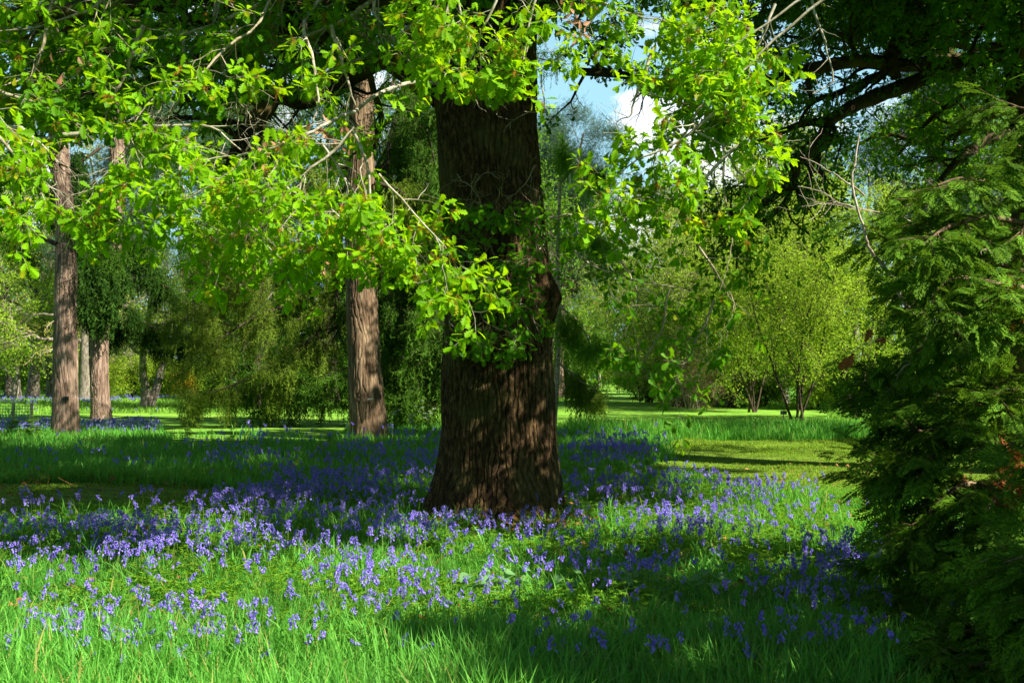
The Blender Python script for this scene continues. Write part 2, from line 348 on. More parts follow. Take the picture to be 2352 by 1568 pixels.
def ground_mat():
    m, n, o = mat_nodes('ground')
    t = n.nodes.new('ShaderNodeTexCoord')
    a = n.nodes.new('ShaderNodeTexNoise'); a.inputs['Scale'].default_value = 1.2; a.inputs['Detail'].default_value = 8; a.inputs['Roughness'].default_value = .7
    n.links.new(t.outputs['Object'], a.inputs['Vector'])
    cr = n.nodes.new('ShaderNodeValToRGB'); e = cr.color_ramp.elements
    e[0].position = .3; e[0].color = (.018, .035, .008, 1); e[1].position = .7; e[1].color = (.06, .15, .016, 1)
    n.links.new(a.outputs[0], cr.inputs[0])
    # farther meadow: the sward itself, seen from above as closed green
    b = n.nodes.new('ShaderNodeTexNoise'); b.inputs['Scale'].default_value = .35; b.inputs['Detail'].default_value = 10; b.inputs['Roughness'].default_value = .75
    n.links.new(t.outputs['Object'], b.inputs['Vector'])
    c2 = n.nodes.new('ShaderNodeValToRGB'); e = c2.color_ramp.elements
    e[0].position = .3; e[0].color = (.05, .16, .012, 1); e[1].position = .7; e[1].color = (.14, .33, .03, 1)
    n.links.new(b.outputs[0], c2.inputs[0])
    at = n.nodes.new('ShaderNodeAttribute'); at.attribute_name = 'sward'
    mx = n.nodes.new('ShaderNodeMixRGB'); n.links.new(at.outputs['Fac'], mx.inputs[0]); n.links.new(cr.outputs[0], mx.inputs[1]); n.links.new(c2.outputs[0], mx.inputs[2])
    p = n.nodes.new('ShaderNodeBsdfPrincipled'); p.inputs['Roughness'].default_value = .9; p.inputs['Specular IOR Level'].default_value = .1
    n.links.new(mx.outputs[0], p.inputs['Base Color'])
    bp = n.nodes.new('ShaderNodeBump'); bp.inputs['Strength'].default_value = .8; bp.inputs['Distance'].default_value = .08
    n.links.new(a.outputs[0], bp.inputs['Height']); n.links.new(bp.outputs[0], p.inputs['Normal']); n.links.new(p.outputs[0], o.inputs[0]); return m
def mown_mat(name, lo, mid, hi, scale=2.2):
    m, n, o = mat_nodes(name); t = n.nodes.new('ShaderNodeTexCoord'); mp = n.nodes.new('ShaderNodeMapping'); mp.inputs['Scale'].default_value = (scale * .5, scale, scale)
    n.links.new(t.outputs['Object'], mp.inputs['Vector'])
    a = n.nodes.new('ShaderNodeTexNoise'); a.inputs['Scale'].default_value = 1; a.inputs['Detail'].default_value = 9; a.inputs['Roughness'].default_value = .7
    n.links.new(mp.outputs[0], a.inputs['Vector']); cr = n.nodes.new('ShaderNodeValToRGB'); e = cr.color_ramp.elements
    e[0].position = .34; e[0].color = (*lo, 1); e[1].position = .66; e[1].color = (*hi, 1); q = e.new(.5); q.color = (*mid, 1)
    n.links.new(a.outputs[0], cr.inputs[0])
    p = n.nodes.new('ShaderNodeBsdfPrincipled'); p.inputs['Roughness'].default_value = .9; p.inputs['Specular IOR Level'].default_value = .1
    n.links.new(cr.outputs[0], p.inputs['Base Color']); bp = n.nodes.new('ShaderNodeBump'); bp.inputs['Strength'].default_value = .6; bp.inputs['Distance'].default_value = .03
    n.links.new(a.outputs[0], bp.inputs['Height']); n.links.new(bp.outputs[0], p.inputs['Normal']); n.links.new(p.outputs[0], o.inputs[0]); return m
def warp_axis(n, a, far):
    s = np.linspace(-1, 1, n); return a * s + (far - a) * np.sign(s) * np.abs(s) ** 7
xs = warp_axis(241, 30, 900); ys = 20 + warp_axis(241, 28, 900)
gx, gy = np.meshgrid(xs, ys); gz = hz(gx, gy)
g = Acc(); i, j = np.meshgrid(np.arange(240), np.arange(240)); k = (j * 241 + i).ravel()
g.add(np.stack([gx, gy, gz], -1), np.stack([k, k + 1, k + 242, k + 241], 1))
go = g.build('ground', ground_mat(), smooth=True); tag(go, kind='structure')
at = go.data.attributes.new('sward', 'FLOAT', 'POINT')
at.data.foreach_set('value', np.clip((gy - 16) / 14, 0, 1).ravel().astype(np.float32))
def sheet(name, polys, step, mat, dz=.012):
    a = Acc()
    pp = np.array(polys)
    x0, y0 = pp.min(0) - 1; x1, y1 = pp.max(0) + 1
    X = np.arange(x0, x1, step); Y = np.arange(y0, y1, step); xx, yy = np.meshgrid(X, Y)
    cx, cy = xx[:-1, :-1] + step / 2, yy[:-1, :-1] + step / 2
    n = .35 * (fbm(np.stack([cx, cy, 0 * cx], -1) * .9, 3, 5) - .5)
    ok = inpoly(cx + n, cy + 2 * n, polys)
    ii, jj = np.nonzero(ok); W = len(X); k = ii * W + jj
    a.add(np.stack([xx, yy, hz(xx, yy) + dz], -1), np.stack([k, k + 1, k + W + 1, k + W], 1))
    o = a.build(name, mat, smooth=True); tag(o, kind='structure'); return o
mm_ = mown_mat('mown turf', (.05, .06, .012), (.10, .17, .013), (.20, .29, .03))
ml_ = mown_mat('lawn', (.07, .20, .018), (.15, .32, .03), (.27, .43, .05), .9)
sheet('path', PATH_LEFT, .22, mm_); sheet('path', PATH_RIGHT, .22, mm_)
sheet('lawn', LAWN_LEFT, .8, ml_, .03); sheet('lawn', RIDE, 1.2, ml_, .03)

# ------------------------------------------------------------------ trunks
def trunk_surface(acc, cl, rad, nh, na, amp, fr, seed, flare=0., lobes=(5, .3), lump=.06, bumps=()):
    """furrowed trunk round the centre line cl, returns nothing; bumps: (angle, z, size, height)"""
    c = spline(cl, nh); rr = np.interp(np.linspace(0, 1, nh), np.linspace(0, 1, len(rad)), rad)
    z = c[:, 2]; zz = z - z[0]; th = np.linspace(0, 2 * np.pi, na, endpoint=False)
    TH, ZZ = np.meshgrid(th, zz); RR = np.repeat(rr[:, None], na, 1)
    if flare: RR = RR * (1 + flare * np.exp(-ZZ / .35) * (1 + lobes[1] * np.sin(TH * lobes[0] + 1.3 * np.sin(TH * 2 + seed)))
                         + .3 * flare * np.exp(-ZZ / 1.2))
    cx, sx = np.cos(TH), np.sin(TH)
    b = np.stack([cx * RR, sx * RR, ZZ], -1)
    Nf = max(12, int(2 * np.pi * rr.mean() * fr / 1.0))
    ph = TH / (2 * np.pi) * Nf
    big = fbm(b * [2.2, 2.2, .8] + seed, 3, seed) * 5.0; fine = vnoise(b * [fr * .8, fr * .8, fr * .30], seed + 1) * 1.0 + vnoise(b * [fr * 2.2, fr * 2.2, fr * 1.0], seed + 2) * .35
    p1 = ph + big + fine; p2 = ph * .62 - big * .8 + fine * 1.2 + .37
    c1 = np.abs((p1 % 1) - .5) * 2; c2 = np.abs((p2 % 1) - .5) * 2
    wd = .30 + .35 * vnoise(b * [fr * .5, fr * .5, fr * .2], seed + 5)
    f1 = np.clip(c1 / wd, 0, 1); f2 = np.clip(c2 / (wd * .7), 0, 1); fur = np.minimum(f1, .35 + .65 * f2); fur = fur * (2 - fur)
    pl = vnoise(b * [fr * .9, fr * .9, fr * .35], seed + 7)
    d = amp * (fur - 1) + amp * .5 * (pl - .5) + lump * RR * (fbm(b * 1.3, 3, seed + 9) - .5) * 2
    for (ba, bz, bs, bh) in bumps:
        da = (TH - ba + np.pi) % (2 * np.pi) - np.pi
        d = d + bh * np.exp(-((da * RR) ** 2 + (ZZ - bz) ** 2) / bs ** 2) * (1 + .7 * (fbm(b * 9, 2, seed + 4) - .5))
    RR = RR + d
    V = np.stack([c[:, None, 0] + cx * RR, c[:, None, 1] + sx * RR, np.repeat(z[:, None], na, 1)], -1)
    i = np.arange(nh - 1)[:, None]; j = np.arange(na)[None]; j2 = (j + 1) % na
    acc.add(V, np.stack([i * na + j, i * na + j2, (i + 1) * na + j2, (i + 1) * na + j], -1).reshape(-1, 4))
def edge_line(rows, Y):
    """centre line and radii from (y, x_left, x_right) rows of the photograph, at distance Y"""
    c = []; r = []
    for (y, a, b) in rows:
        p, q = P(a, y, Y), P(b, y, Y); c.append((p + q) / 2); r.append((q[0] - p[0]) / 2)
    return np.array(c), np.array(r)

# ------------------------------------------------------------------ the great oak in the middle
DO = 11.5
oak = empty('oak_tree', (0, DO, 0), 'massive deep furrowed oak with leafy shoots on its trunk, standing in bluebells', 'tree')
rows = [(1178, 1015, 1270), (1120, 1012, 1276), (1000, 1018, 1270), (800, 1020, 1266), (650, 1024, 1262), (500, 1014, 1250), (300, 1003, 1238), (150, 992, 1236), (0, 985, 1238), (-200, 980, 1240), (-400, 1000, 1230)]
c, r = edge_line(rows, DO); c[0, 2] = -.12
ta = Acc()
# angle of a point of the surface: camera side is -Y = -90 deg
trunk_surface(ta, c, r, 640, 720, .036, 16., 4, .30, (5, .6), .06,
              [(math.radians(-20), 2.55, .26, .15), (math.radians(-108), 1.55, .13, .10), (math.radians(-118), 2.05, .16, .06), (math.radians(-75), 4.6, .3, .07)])
ta.build('trunk', M['oak_bark'], oak, smooth=True, loc=(0, DO, 0)).location = (0, 0, 0)

def local(o, loc):
    """mesh built in world coordinates, parented under an Empty at loc"""
    return o

def rosettes(acc, tips, dirs, n, size, r, tmpl, m=0, droop=.25, spread=62):
    N = len(tips)
    if N == 0: return
    cnt = r.integers(n[0], n[1] + 1, N); idx = np.repeat(np.arange(N), cnt); Mn = len(idx)
    k = np.concatenate([np.arange(c_) for c_ in cnt]); ph = r.uniform(0, 6.28, N)[idx] + k * 2.4 + .4 * r.normal(size=Mn)
    ax = unit(dirs + .25 * r.normal(size=dirs.shape))[idx]
    u = unit(np.cross(ax, [.3, .2, .93])); v = np.cross(ax, u)
    a = np.radians(spread) + .33 * r.normal(size=Mn)
    f = np.cos(a)[:, None] * ax + np.sin(a)[:, None] * (np.cos(ph)[:, None] * u + np.sin(ph)[:, None] * v)
    f[:, 2] -= droop + .12 * r.normal(size=Mn)
    nr = ax * .35 + np.array([0.12, -.12, .9]) + .33 * r.normal(size=(Mn, 3))
    s = r.uniform(size[0], size[1], Mn)
    back = (k / np.maximum(cnt[idx], 1))[:, None] * ax * -.05
    place(acc, tmpl, tips[idx] + back + unit(f) * .012, f, nr, s, m)

def keep_window(pts, wins):
    """True where a point does not fall into a gap of the crown"""
    x, y = proj(pts); ok = np.ones(len(pts), bool)
    for poly in wins: ok &= ~inpoly(x, y, poly)
    return ok

OAKROOT = np.array([0, DO, 0])
catk = Acc(); deadl = Acc()
def oak_branch(px, Ds, r0, n1=9, L1=.55, n2=4, L2=.24, leaf='oak_leaf', size=(.065, .12), nl=(4, 6), seed=0, root=None, parent=None, wood='branch_pale', start=0.08, cat=.1, wins=(), tip_r=.2, bareness=0., label=None):
    r = np.random.default_rng(seed + 1000)
    if np.isscalar(Ds): Ds = [Ds] * len(px)
    pts = np.array([P(x, y, D) for (x, y), D in zip(px, Ds)])
    L = np.linalg.norm(np.diff(pts, axis=0), axis=1).sum(); k = max(10, int(L / .12))
    main = spline(pts, k); nz_ = r.normal(size=(k, 3)) * .024; nz_[0] = 0; main = main + np.cumsum(nz_, 0) * .5
    rad = r0 * np.linspace(1, tip_r, k)
    wa, la = Acc(), Acc()
    tubes(wa, main, rad, 8)
    n1 = max(2, int(n1 * L))
    t1, r1 = grow(main[None], rad[None], n1, start, .98, 52, L1, 6, .22, .04, r, .25, .4, .5, .35); r1 = np.clip(r1, .002, .008)
    t2, r2 = grow(t1, r1, n2, .25, .98, 48, L2, 4, .25, .05, r, .2, .4, .7, .2); r2 = np.clip(r2, .0012, .004)
    tubes(wa, t1, r1, 4); tubes(wa, t2, r2, 3)
    ends = np.concatenate([t1[:, -1], t2[:, -1], t2[:, 2], main[-1:]]); dirs = np.concatenate([t1[:, -1] - t1[:, -2], t2[:, -1] - t2[:, -2], t2[:, 2] - t2[:, 1], main[-1:] - main[-2:-1]])
    ok = keep_window(ends, wins) & (r.random(len(ends)) > bareness)
    ends, dirs = ends[ok], unit(dirs[ok])
    rosettes(la, ends, dirs, nl, size, r, OAK)
    if cat:
        s = r.random(len(ends)) < cat * 1.6; e = ends[s]; e = np.repeat(e, 8, 0); d = r.normal(size=e.shape) * .5 + [0, 0, -1]
        place(catk, TWIGLET[0], e + r.normal(size=e.shape) * .012, unit(d), r.normal(size=e.shape), r.uniform(.04, .08, len(e)))
    root = OAKROOT if root is None else root; parent = oak if parent is None else parent
    bo = wa.build('branch', M[wood], parent, smooth=True, loc=root); bo.location = (0, 0, 0)
    if label: bo['label'] = label
    fo = la.build('foliage', M[leaf], bo, loc=root); fo.location = (0, 0, 0)
    return main, rad

# gaps of the canopy through which the wood behind or the sky shows
SKYGAP = [(1250, 250), (1275, 205), (1340, 192), (1400, 205), (1490, 190), (1540, 225), (1500, 250), (1520, 300), (1440, 300), (1400, 345), (1335, 345), (1290, 290)]
TRUNKGAP = [(990, 225), (1215, 215), (1245, 300), (1250, 470), (1025, 470), (1005, 330)]
W_ = [SKYGAP, TRUNKGAP, [(105, 345), (200, 315), (290, 310), (320, 350), (230, 410), (170, 480), (105, 470)], [(520, 230), (640, 205), (740, 220), (770, 290), (680, 305), (600, 320), (540, 370), (490, 330), (505, 270)],
      [(790, 150), (870, 150), (880, 260), (800, 280)], [(340, 240), (430, 225), (470, 285), (400, 305), (330, 290)], [(890, 330), (1000, 330), (1005, 440), (940, 430), (880, 380)]]
s = 0
def B(px, D, r0, **kw):
    global s; s += 1
    return oak_branch(px, D, r0, seed=s, wins=W_, **kw)
# sunlit sprays hanging low on the left
B([(-160, 150), (-60, 260), (30, 370), (70, 430), (95, 470)], [6.6, 6.8, 7, 7.1, 7.1], .018, n1=10)
B([(-120, 300), (30, 303), (80, 322), (118, 353), (165, 395)], 7.8, .022, n1=4, cat=.2)
B([(300, 310), (290, 350), (250, 400), (215, 460), (190, 520)], 7.6, .012, n1=10)
B([(640, -80), (600, 50), (520, 120), (450, 200), (370, 240), (320, 310), (330, 400), (350, 470)], [8.4, 8.2, 8, 7.8, 7.7, 7.6, 7.5, 7.5], .014, n1=8, start=.1, wood='twig')
B([(437, 306), (410, 370), (420, 450), (470, 520), (520, 545)], 7.5, .014, n1=11)
B([(554, 363), (530, 420), (550, 490), (600, 550), (640, 585)], 7.3, .012, n1=11)
B([(640, 365), (610, 420), (600, 470), (630, 520)], 7.2, .010, n1=11)
B([(811, 292), (770, 350), (710, 410), (690, 480), (660, 530)], 7.2, .014, n1=10)
B([(811, 300), (840, 380), (850, 470), (890, 520), (950, 560)], 7.2, .014, n1=10, cat=.25)
B([(870, 400), (930, 450), (990, 520), (1020, 580), (1055, 625)], 7.1, .010, n1=11)
B([(760, 480), (820, 540), (900, 580), (960, 570)], 7.2, .008, n1=9, L1=.35, cat=.3)
B([(650, 420), (720, 470), (790, 490), (850, 500)], 7.1, .010, n1=9)
B([(230, 400), (330, 420), (420, 440), (520, 470)], 7.7, .010, n1=9)
# pale main branches that carry them
B([(1150, 215), (1060, 205), (986, 196), (900, 232), (811, 292), (720, 345), (620, 372), (537, 383), (470, 400)], [10.2, 9.2, 8.6, 8, 7.5, 7.3, 7.3, 7.4, 7.4], .022, n1=2, n2=3, start=.45)
B([(-60, 330), (110, 318), (215, 309), (300, 310), (437, 306), (510, 330), (560, 370)], 8.2, .026, n1=4, start=.2)
B([(820, -80), (700, 40), (715, 144), (715, 279), (700, 330)], [9, 8.6, 8.2, 8, 8], .020, n1=3, start=.3)
# upper left, deeper in the crown
for px, D in [([(760, -120), (560, 20), (380, 90), (180, 130), (0, 160)], 8.6), ([(960, -60), (780, 50), (620, 110), (450, 170), (280, 220), (120, 260)], 8.9),
              ([(330, -120), (230, 10), (110, 60), (-40, 90)], 8.3), ([(520, -120), (490, 40), (530, 170), (600, 250)], 8.6), ([(985, 30), (880, 100), (790, 150), (700, 180)], 9.4),
              ([(150, -90), (110, 60), (90, 160), (60, 240)], 8.2), ([(330, 60), (300, 150), (270, 220), (240, 280)], 8.4), ([(640, -90), (640, 40), (600, 120), (560, 200)], 9.2),
              ([(880, -90), (860, 30), (900, 90), (950, 130)], 8.8), ([(-90, 30), (40, 110), (130, 190), (190, 260)], 8.5), ([(420, 90), (420, 180), (390, 250), (350, 300)], 8.7),
              ([(760, 60), (770, 150), (790, 220), (800, 270)], 8.6), ([(-100, 180), (20, 220), (110, 250), (200, 300)], 8.0)]:
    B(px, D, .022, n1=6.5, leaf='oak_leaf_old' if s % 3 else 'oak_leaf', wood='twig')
# in front of the trunk, at the top
for px, D in [([(1180, -140), (1140, 0), (1100, 90), (1060, 170)], 7.2), ([(1060, -120), (1050, 0), (1080, 90), (1120, 150)], 7.4), ([(1290, -120), (1230, 0), (1200, 100), (1190, 180)], 7.4),
              ([(1100, -100), (1030, 10), (1015, 70), (1010, 140)], 7.6)]:
    B(px, D, .014, n1=8, cat=.15)
B([(1420, -40), (1330, 90), (1250, 170), (1262, 250), (1200, 270)], 8.6, .014, n1=2, n2=2, bareness=.5)
# bright sprays on the right of the trunk
for px, D, L1 in [([(2000, -120), (1860, -20), (1740, 60), (1620, 130), (1500, 190)], 7.6, .42), ([(1980, -60), (1850, 30), (1740, 120), (1660, 200), (1640, 280)], 7.5, .36),
              ([(1650, 200), (1590, 280), (1640, 330), (1700, 340)], 7.4, .35), ([(1640, 260), (1560, 330), (1470, 380), (1400, 420)], 7.3, .35), ([(1700, 330), (1620, 400), (1540, 440), (1450, 470), (1390, 490)], 7.4, .38),
              ([(1500, 110), (1470, 200), (1450, 250), (1430, 280)], 7.4, .25), ([(1660, 330), (1690, 400), (1700, 450)], 7.4, .3), ([(1280, -120), (1360, -10), (1450, 40), (1540, 60)], 8.2, .5), ([(1700, -100), (1660, 20), (1600, 80), (1560, 130)], 7.8, .45),
              ([(1560, 300), (1500, 350), (1440, 330), (1400, 310)], 7.5, .3), ([(1780, 10), (1740, 90), (1700, 150)], 7.8, .3)]:
    B(px, D, .014, n1=9, L1=L1, cat=.12, start=.5 if px[0][0] > 1900 else .1)
# shaded shoots right of the trunk
for px, D in [([(1290, 655), (1315, 655), (1340, 615), (1419, 584), (1500, 560)], 11), ([(1318, 574), (1369, 618), (1436, 641), (1537, 665), (1640, 690)], 9.5), ([(1420, 590), (1460, 680), (1440, 760), (1410, 800)], 9.5),
              ([(1537, 665), (1520, 760), (1480, 850), (1520, 900)], 9), ([(1640, 690), (1600, 780), (1560, 860), (1530, 930)], 8.8), ([(1262, 500), (1330, 500), (1420, 520), (1520, 540)], 9.5), ([(1600, 560), (1660, 640), (1700, 700), (1690, 800)], 9.2)]:
    B(px, D, .012, n1=6, n2=3, L1=.5, leaf='oak_leaf_old', wood='twig', cat=.03, bareness=.25)
# shoots growing out of the trunk itself
for k in range(30):
    r_ = np.random.default_rng(300 + k); y = r_.uniform(390, 800); x = r_.uniform(1035, 1245)
    dx, dy = r_.normal() * 55, r_.uniform(-10, 70)
    B([(x, y), (x + dx * .5, y - 15), (x + dx, y + dy)], [10.9, 10.5, 10.2 + r_.normal() * .15], .006, n1=4, n2=1, L1=.24, L2=.12, leaf='oak_leaf_old', wood='twig', cat=0, nl=(4, 6), bareness=.25)
for px in [[(1050, 400), (1080, 440), (1110, 470)], [(1230, 380), (1200, 430), (1160, 470)], [(1250, 560), (1210, 600), (1150, 640), (1100, 650)], [(1240, 450), (1225, 520), (1230, 590)], [(1035, 560), (1080, 600), (1110, 650)], [(1100, 690), (1120, 740), (1180, 770), (1200, 800)], [(1060, 700), (1030, 740), (1080, 770), (1120, 800)], [(1190, 600), (1200, 680), (1190, 760)]]:
    B(px, [10.9, 10.1, 9.9, 9.8][:len(px)], .007, n1=7, n2=1, L1=.28, L2=.14, leaf='oak_leaf_old', wood='twig', cat=0, bareness=.3)
# long bare hanging twigs
def bare(px, D, r0, mat, parent, root, n1=0, seed=0, L1=.3, label=None, n2=0, name='branch'):
    r = np.random.default_rng(seed); pts = np.array([P(x, y, d) for (x, y), d in zip(px, [D] * len(px) if np.isscalar(D) else D)])
    k = len(px) * 5; main = spline(pts, k) + np.cumsum(r.normal(size=(k, 3)) * .004, 0); rad = r0 * np.linspace(1, .3, k); a = Acc(); tubes(a, main, rad, 7)
    if n1:
        t1, r1 = grow(main[None], rad[None], n1, .1, .95, 45, L1, 7, .14, 0, r, .2, .5, .55, .3); tubes(a, t1, r1, 5)
        if n2: t2, r2 = grow(t1, r1, n2, .2, .95, 40, L1 * .5, 5, .14, 0, r, .2, .4, .6); tubes(a, t2, np.clip(r2, .0015, 1), 4)
    o = a.build(name, M[mat], parent, smooth=True, loc=root); o.location = (0, 0, 0)
    if label: o['label'] = label
    return o
bare([(648, 520), (646, 560), (638, 625), (615, 692), (568, 742)], 7.4, .009, 'branch_pale', oak, OAKROOT, label='bare pale twig hanging below the leaves')
bare([(1660, 302), (1665, 430), (1676, 524), (1680, 567), (1666, 641), (1656, 681)], 7.6, .007, 'twig', oak, OAKROOT)
bare([(1660, 180), (1668, 300), (1664, 430), (1672, 540)], 7.5, .007, 'twig', oak, OAKROOT)
bare([(1750, 280), (1790, 310), (1815, 325), (1850, 326)], 8, .007, 'twig', oak, OAKROOT)
bare([(1850, -60), (1870, 40), (1895, 110), (1915, 190), (1870, 215)], 8.5, .014, 'branch_pale', oak, OAKROOT, 8, 3)
bare([(1060, 205), (1090, 225), (1105, 250), (1118, 262)], 9, .006, 'twig', oak, OAKROOT)
bare([(740, 330), (790, 400), (830, 450), (855, 480), (870, 540)], 7.3, .010, 'branch_pale', oak, OAKROOT, 14, 5, .25, None, 3)
# dead leaves caught in the twigs
for (x, y, D, n) in [(650, 310, 7.8, 10), (765, 300, 7.5, 16), (600, 350, 7.6, 12), (755, 600, 7.5, 7), (1322, 45, 7.6, 16), (160, 150, 7.8, 5), (775, 325, 7.5, 8), (1308, 10, 7.7, 8)]:
    p = P(x, y, D) + rng.normal(size=(n, 3)) * [.07, .07, .06]
    place(deadl, OAK, p, rng.normal(size=(n, 3)) + [0, 0, -1], rng.normal(size=(n, 3)), rng.uniform(.06, .1, n))
o = deadl.build('dead_leaves', M['dead_leaf'], oak, loc=OAKROOT); o.location = (0, 0, 0); o['label'] = 'curled pinkish brown dead leaves'
# heavy mossy limbs of the oak
def limb(px, D, r0, r1, mat, parent, root, n1=5, L1=1.2, n2=5, L2=.6, leaf=None, size=(.07, .11), wins=(), seed=0, tmpl=OAKL, nl=(4, 7), leafden=1., droop=0., na=22, start=.2, n3=0, L3=.3):
    r = np.random.default_rng(seed + 50); pts = np.array(px, float) if D is None else np.array([P(x, y, d) for (x, y), d in zip(px, [D] * len(px) if np.isscalar(D) else D)])
    L = np.linalg.norm(np.diff(pts, axis=0), axis=1).sum(); k = max(14, int(L / .1)); main = spline(pts, k)
    main = main + (fbm(main * 2.1 + seed, 2, seed)[:, None] - .5) * .12 * np.linspace(0, 1, k)[:, None]
    rad = np.interp(np.linspace(0, 1, k), [0, 1], [r0, r1]) * (1 + .35 * (fbm(main * 4 + seed, 2, seed) - .5))
    a = Acc(); la = Acc(); tubes(a, main, rad, na)
    V = a.V[0]; V += (fbm(V * 14, 2, 3)[:, None] - .5) * .3 * np.repeat(rad, na)[:, None] * unit(V - np.repeat(main, na, 0))
    t1, q1 = grow(main[None], rad[None], max(2, int(n1 * L)), start, .99, 55, L1, 9, .25, droop, r, .3, .4, .45, .2); q1 = np.clip(q1, .004, .04); tubes(a, t1, q1, 6)
    t2, q2 = grow(t1, q1, n2, .2, .98, 50, L2, 6, .25, droop, r, .2, .4, .55, .2); q2 = np.clip(q2, .002, .015); tubes(a, t2, q2, 4)
    tips = np.concatenate([t1[:, -1], t2[:, -1], t2[:, 3]]); dr = np.concatenate([t1[:, -1] - t1[:, -2], t2[:, -1] - t2[:, -2], t2[:, 3] - t2[:, 2]])
    if n3:
        t3, q3 = grow(t2, q2, n3, .2, .98, 48, L3, 4, .25, droop, r, .2, .4, .6, .2); tubes(a, t3, np.clip(q3, .0015, .006), 3)
        tips = np.concatenate([tips, t3[:, -1]]); dr = np.concatenate([dr, t3[:, -1] - t3[:, -2]])
    o = a.build('limb', M[mat], parent, smooth=True, loc=root); o.location = (0, 0, 0)
    if leaf:
        ok = keep_window(tips, wins) & (r.random(len(tips)) < leafden); rosettes(la, tips[ok], unit(dr[ok]), nl, size, r, tmpl)
        f = la.build('foliage', M[leaf], o, loc=root); f.location = (0, 0, 0)
    return main
limb([(1010, 215), (960, 180), (882, 133), (790, 180), (705, 228), (638, 218), (588, 269), (554, 319), (540, 380)], [11.5, 11.8, 12, 12, 11.9, 11.8, 11.7, 11.6, 11.5], .17, .09, 'oak_bark_dark', oak, OAKROOT, 3, 1.2, 5, .6, 'oak_leaf_deep_shade', wins=W_, seed=1)
limb([(1000, 100), (985, 0), (975, -120), (930, -300)], 11.4, .2, .16, 'oak_bark_dark', oak, OAKROOT, 3, 1.5, 5, .7, 'oak_leaf_deep_shade', wins=W_, seed=2)
# limbs above the picture, which shade the ground
for k, (px, D) in enumerate([([(1000, -250), (700, -330), (350, -300), (0, -250)], [11.5, 12, 12.5, 13]), ([(1100, -380), (900, -560), (600, -640), (300, -600)], [11.5, 10.6, 9.8, 9.2]),
                             ([(1230, -260), (1500, -330), (1800, -360), (2100, -350)], [11.5, 12.5, 13.5, 14]), ([(1050, -300), (820, -200), (560, -120), (300, -60)], [11.5, 13, 14.5, 16]),
                             ([(1100, -350), (1150, -700), (1200, -1000)], [11.5, 11.3, 11]), ([(1000, -150), (800, -60), (600, 20), (400, 60), (200, 120)], [11.5, 11.8, 12, 12.2, 12.4]), ([(980, -120), (700, -90), (400, 0), (100, 30), (-150, 60)], [11.5, 10.8, 10.4, 10.2, 10]), ([(1050, -200), (900, -260), (760, -240), (600, -200)], [11.5, 14, 16.5, 18.5]), ([(1000, -100), (850, -20), (760, 60), (680, 140), (560, 200)], [11.5, 13, 13.6, 14, 14.2]), ([(1000, -60), (700, 40), (380, 180), (140, 230), (-60, 260)], [11.5, 12, 12.3, 12.5, 12.6])]):
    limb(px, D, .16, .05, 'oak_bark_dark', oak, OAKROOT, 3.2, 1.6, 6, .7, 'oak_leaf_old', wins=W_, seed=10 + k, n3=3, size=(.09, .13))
for k, w_ in enumerate([[(.2, 11.4, 5.7), (1, 9.9, 5.9), (2, 8.8, 6), (2.8, 8.2, 6), (3.7, 8, 5.9)], [(0, 11.5, 6), (-.6, 9.6, 6.2), (-1.6, 8.1, 6.3), (-3.2, 7.3, 6.4)], [(0, 11.8, 7.6), (2, 14, 9), (4, 15.6, 9.6), (6, 16, 9.8)], [(-.5, 12, 7.8), (-2, 15, 9.2), (-4, 18.4, 10.2), (-4.6, 21.6, 10.8)], [(0, 11.5, 6.4), (.4, 9.6, 6.7), (.8, 8.4, 6.9), (.1, 7.6, 7.1), (-1.6, 7.3, 7.2)], [(.2, 11.2, 6.9), (1.4, 9.6, 7.3), (2.1, 8.4, 7.5), (2.0, 7.6, 7.5)], [(-.3, 11.5, 6), (-1.2, 10.6, 6.4), (-2.2, 9.6, 6.7), (-3.4, 9, 6.9)],
                        [(0, 11.8, 7.4), (-1.5, 13.4, 8.2), (-3.2, 15.4, 9), (-5, 17, 9.6)], [(.3, 11.8, 7.6), (1.2, 13.8, 9), (1.6, 16, 10), (1.2, 18.4, 10.6)]]):
    limb(w_, None, .16, .05, 'oak_bark_dark', oak, OAKROOT, 3.6, 1.3, 8, .7, 'oak_leaf_old', wins=W_, seed=30 + k, n3=4, size=(.10, .14), leafden=.5 if k == 0 else 1.)
o = catk.build('catkins', M['catkin'], oak, loc=OAKROOT); o.location = (0, 0, 0); o['label'] = 'hanging orange brown catkins'

# ------------------------------------------------------------------ the dark oak on the right
RO = np.array([P(2400, 200, 16)[0], 16, 0])
roak = empty('oak_tree', RO, 'dark shaded oak at the right edge with black crooked limbs reaching left', 'tree')
c, r = edge_line([(1110, 2310, 2500), (800, 2330, 2478), (400, 2330, 2470), (100, 2310, 2470), (-200, 2300, 2470), (-500, 2320, 2450)], 16); c[0, 2] = -.1
ta = Acc(); trunk_surface(ta, c, r, 260, 160, .03, 12., 8, .22); o = ta.build('trunk', M['oak_bark_dark'], roak, smooth=True, loc=RO); o.location = (0, 0, 0)
RW = [[(1290, 200), (1560, 200), (1600, 330), (1560, 420), (1400, 400)]]
def RL(px, D, a, b, k, leafmat='oak_leaf_deep_shade', **kw):
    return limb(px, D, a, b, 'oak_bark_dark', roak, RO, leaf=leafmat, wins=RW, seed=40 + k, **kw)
RL([(2340, 130), (2200, 140), (2066, 151), (1965, 141), (1864, 161), (1763, 188), (1612, 204), (1500, 190), (1420, 172), (1330, 165)], [16, 15.6, 15, 14.6, 14.2, 14, 13.8, 13.6, 13.5, 13.4], .125, .05, 1, n1=3.4, L1=1.1, n2=5, n3=2, start=.05, L2=.5)
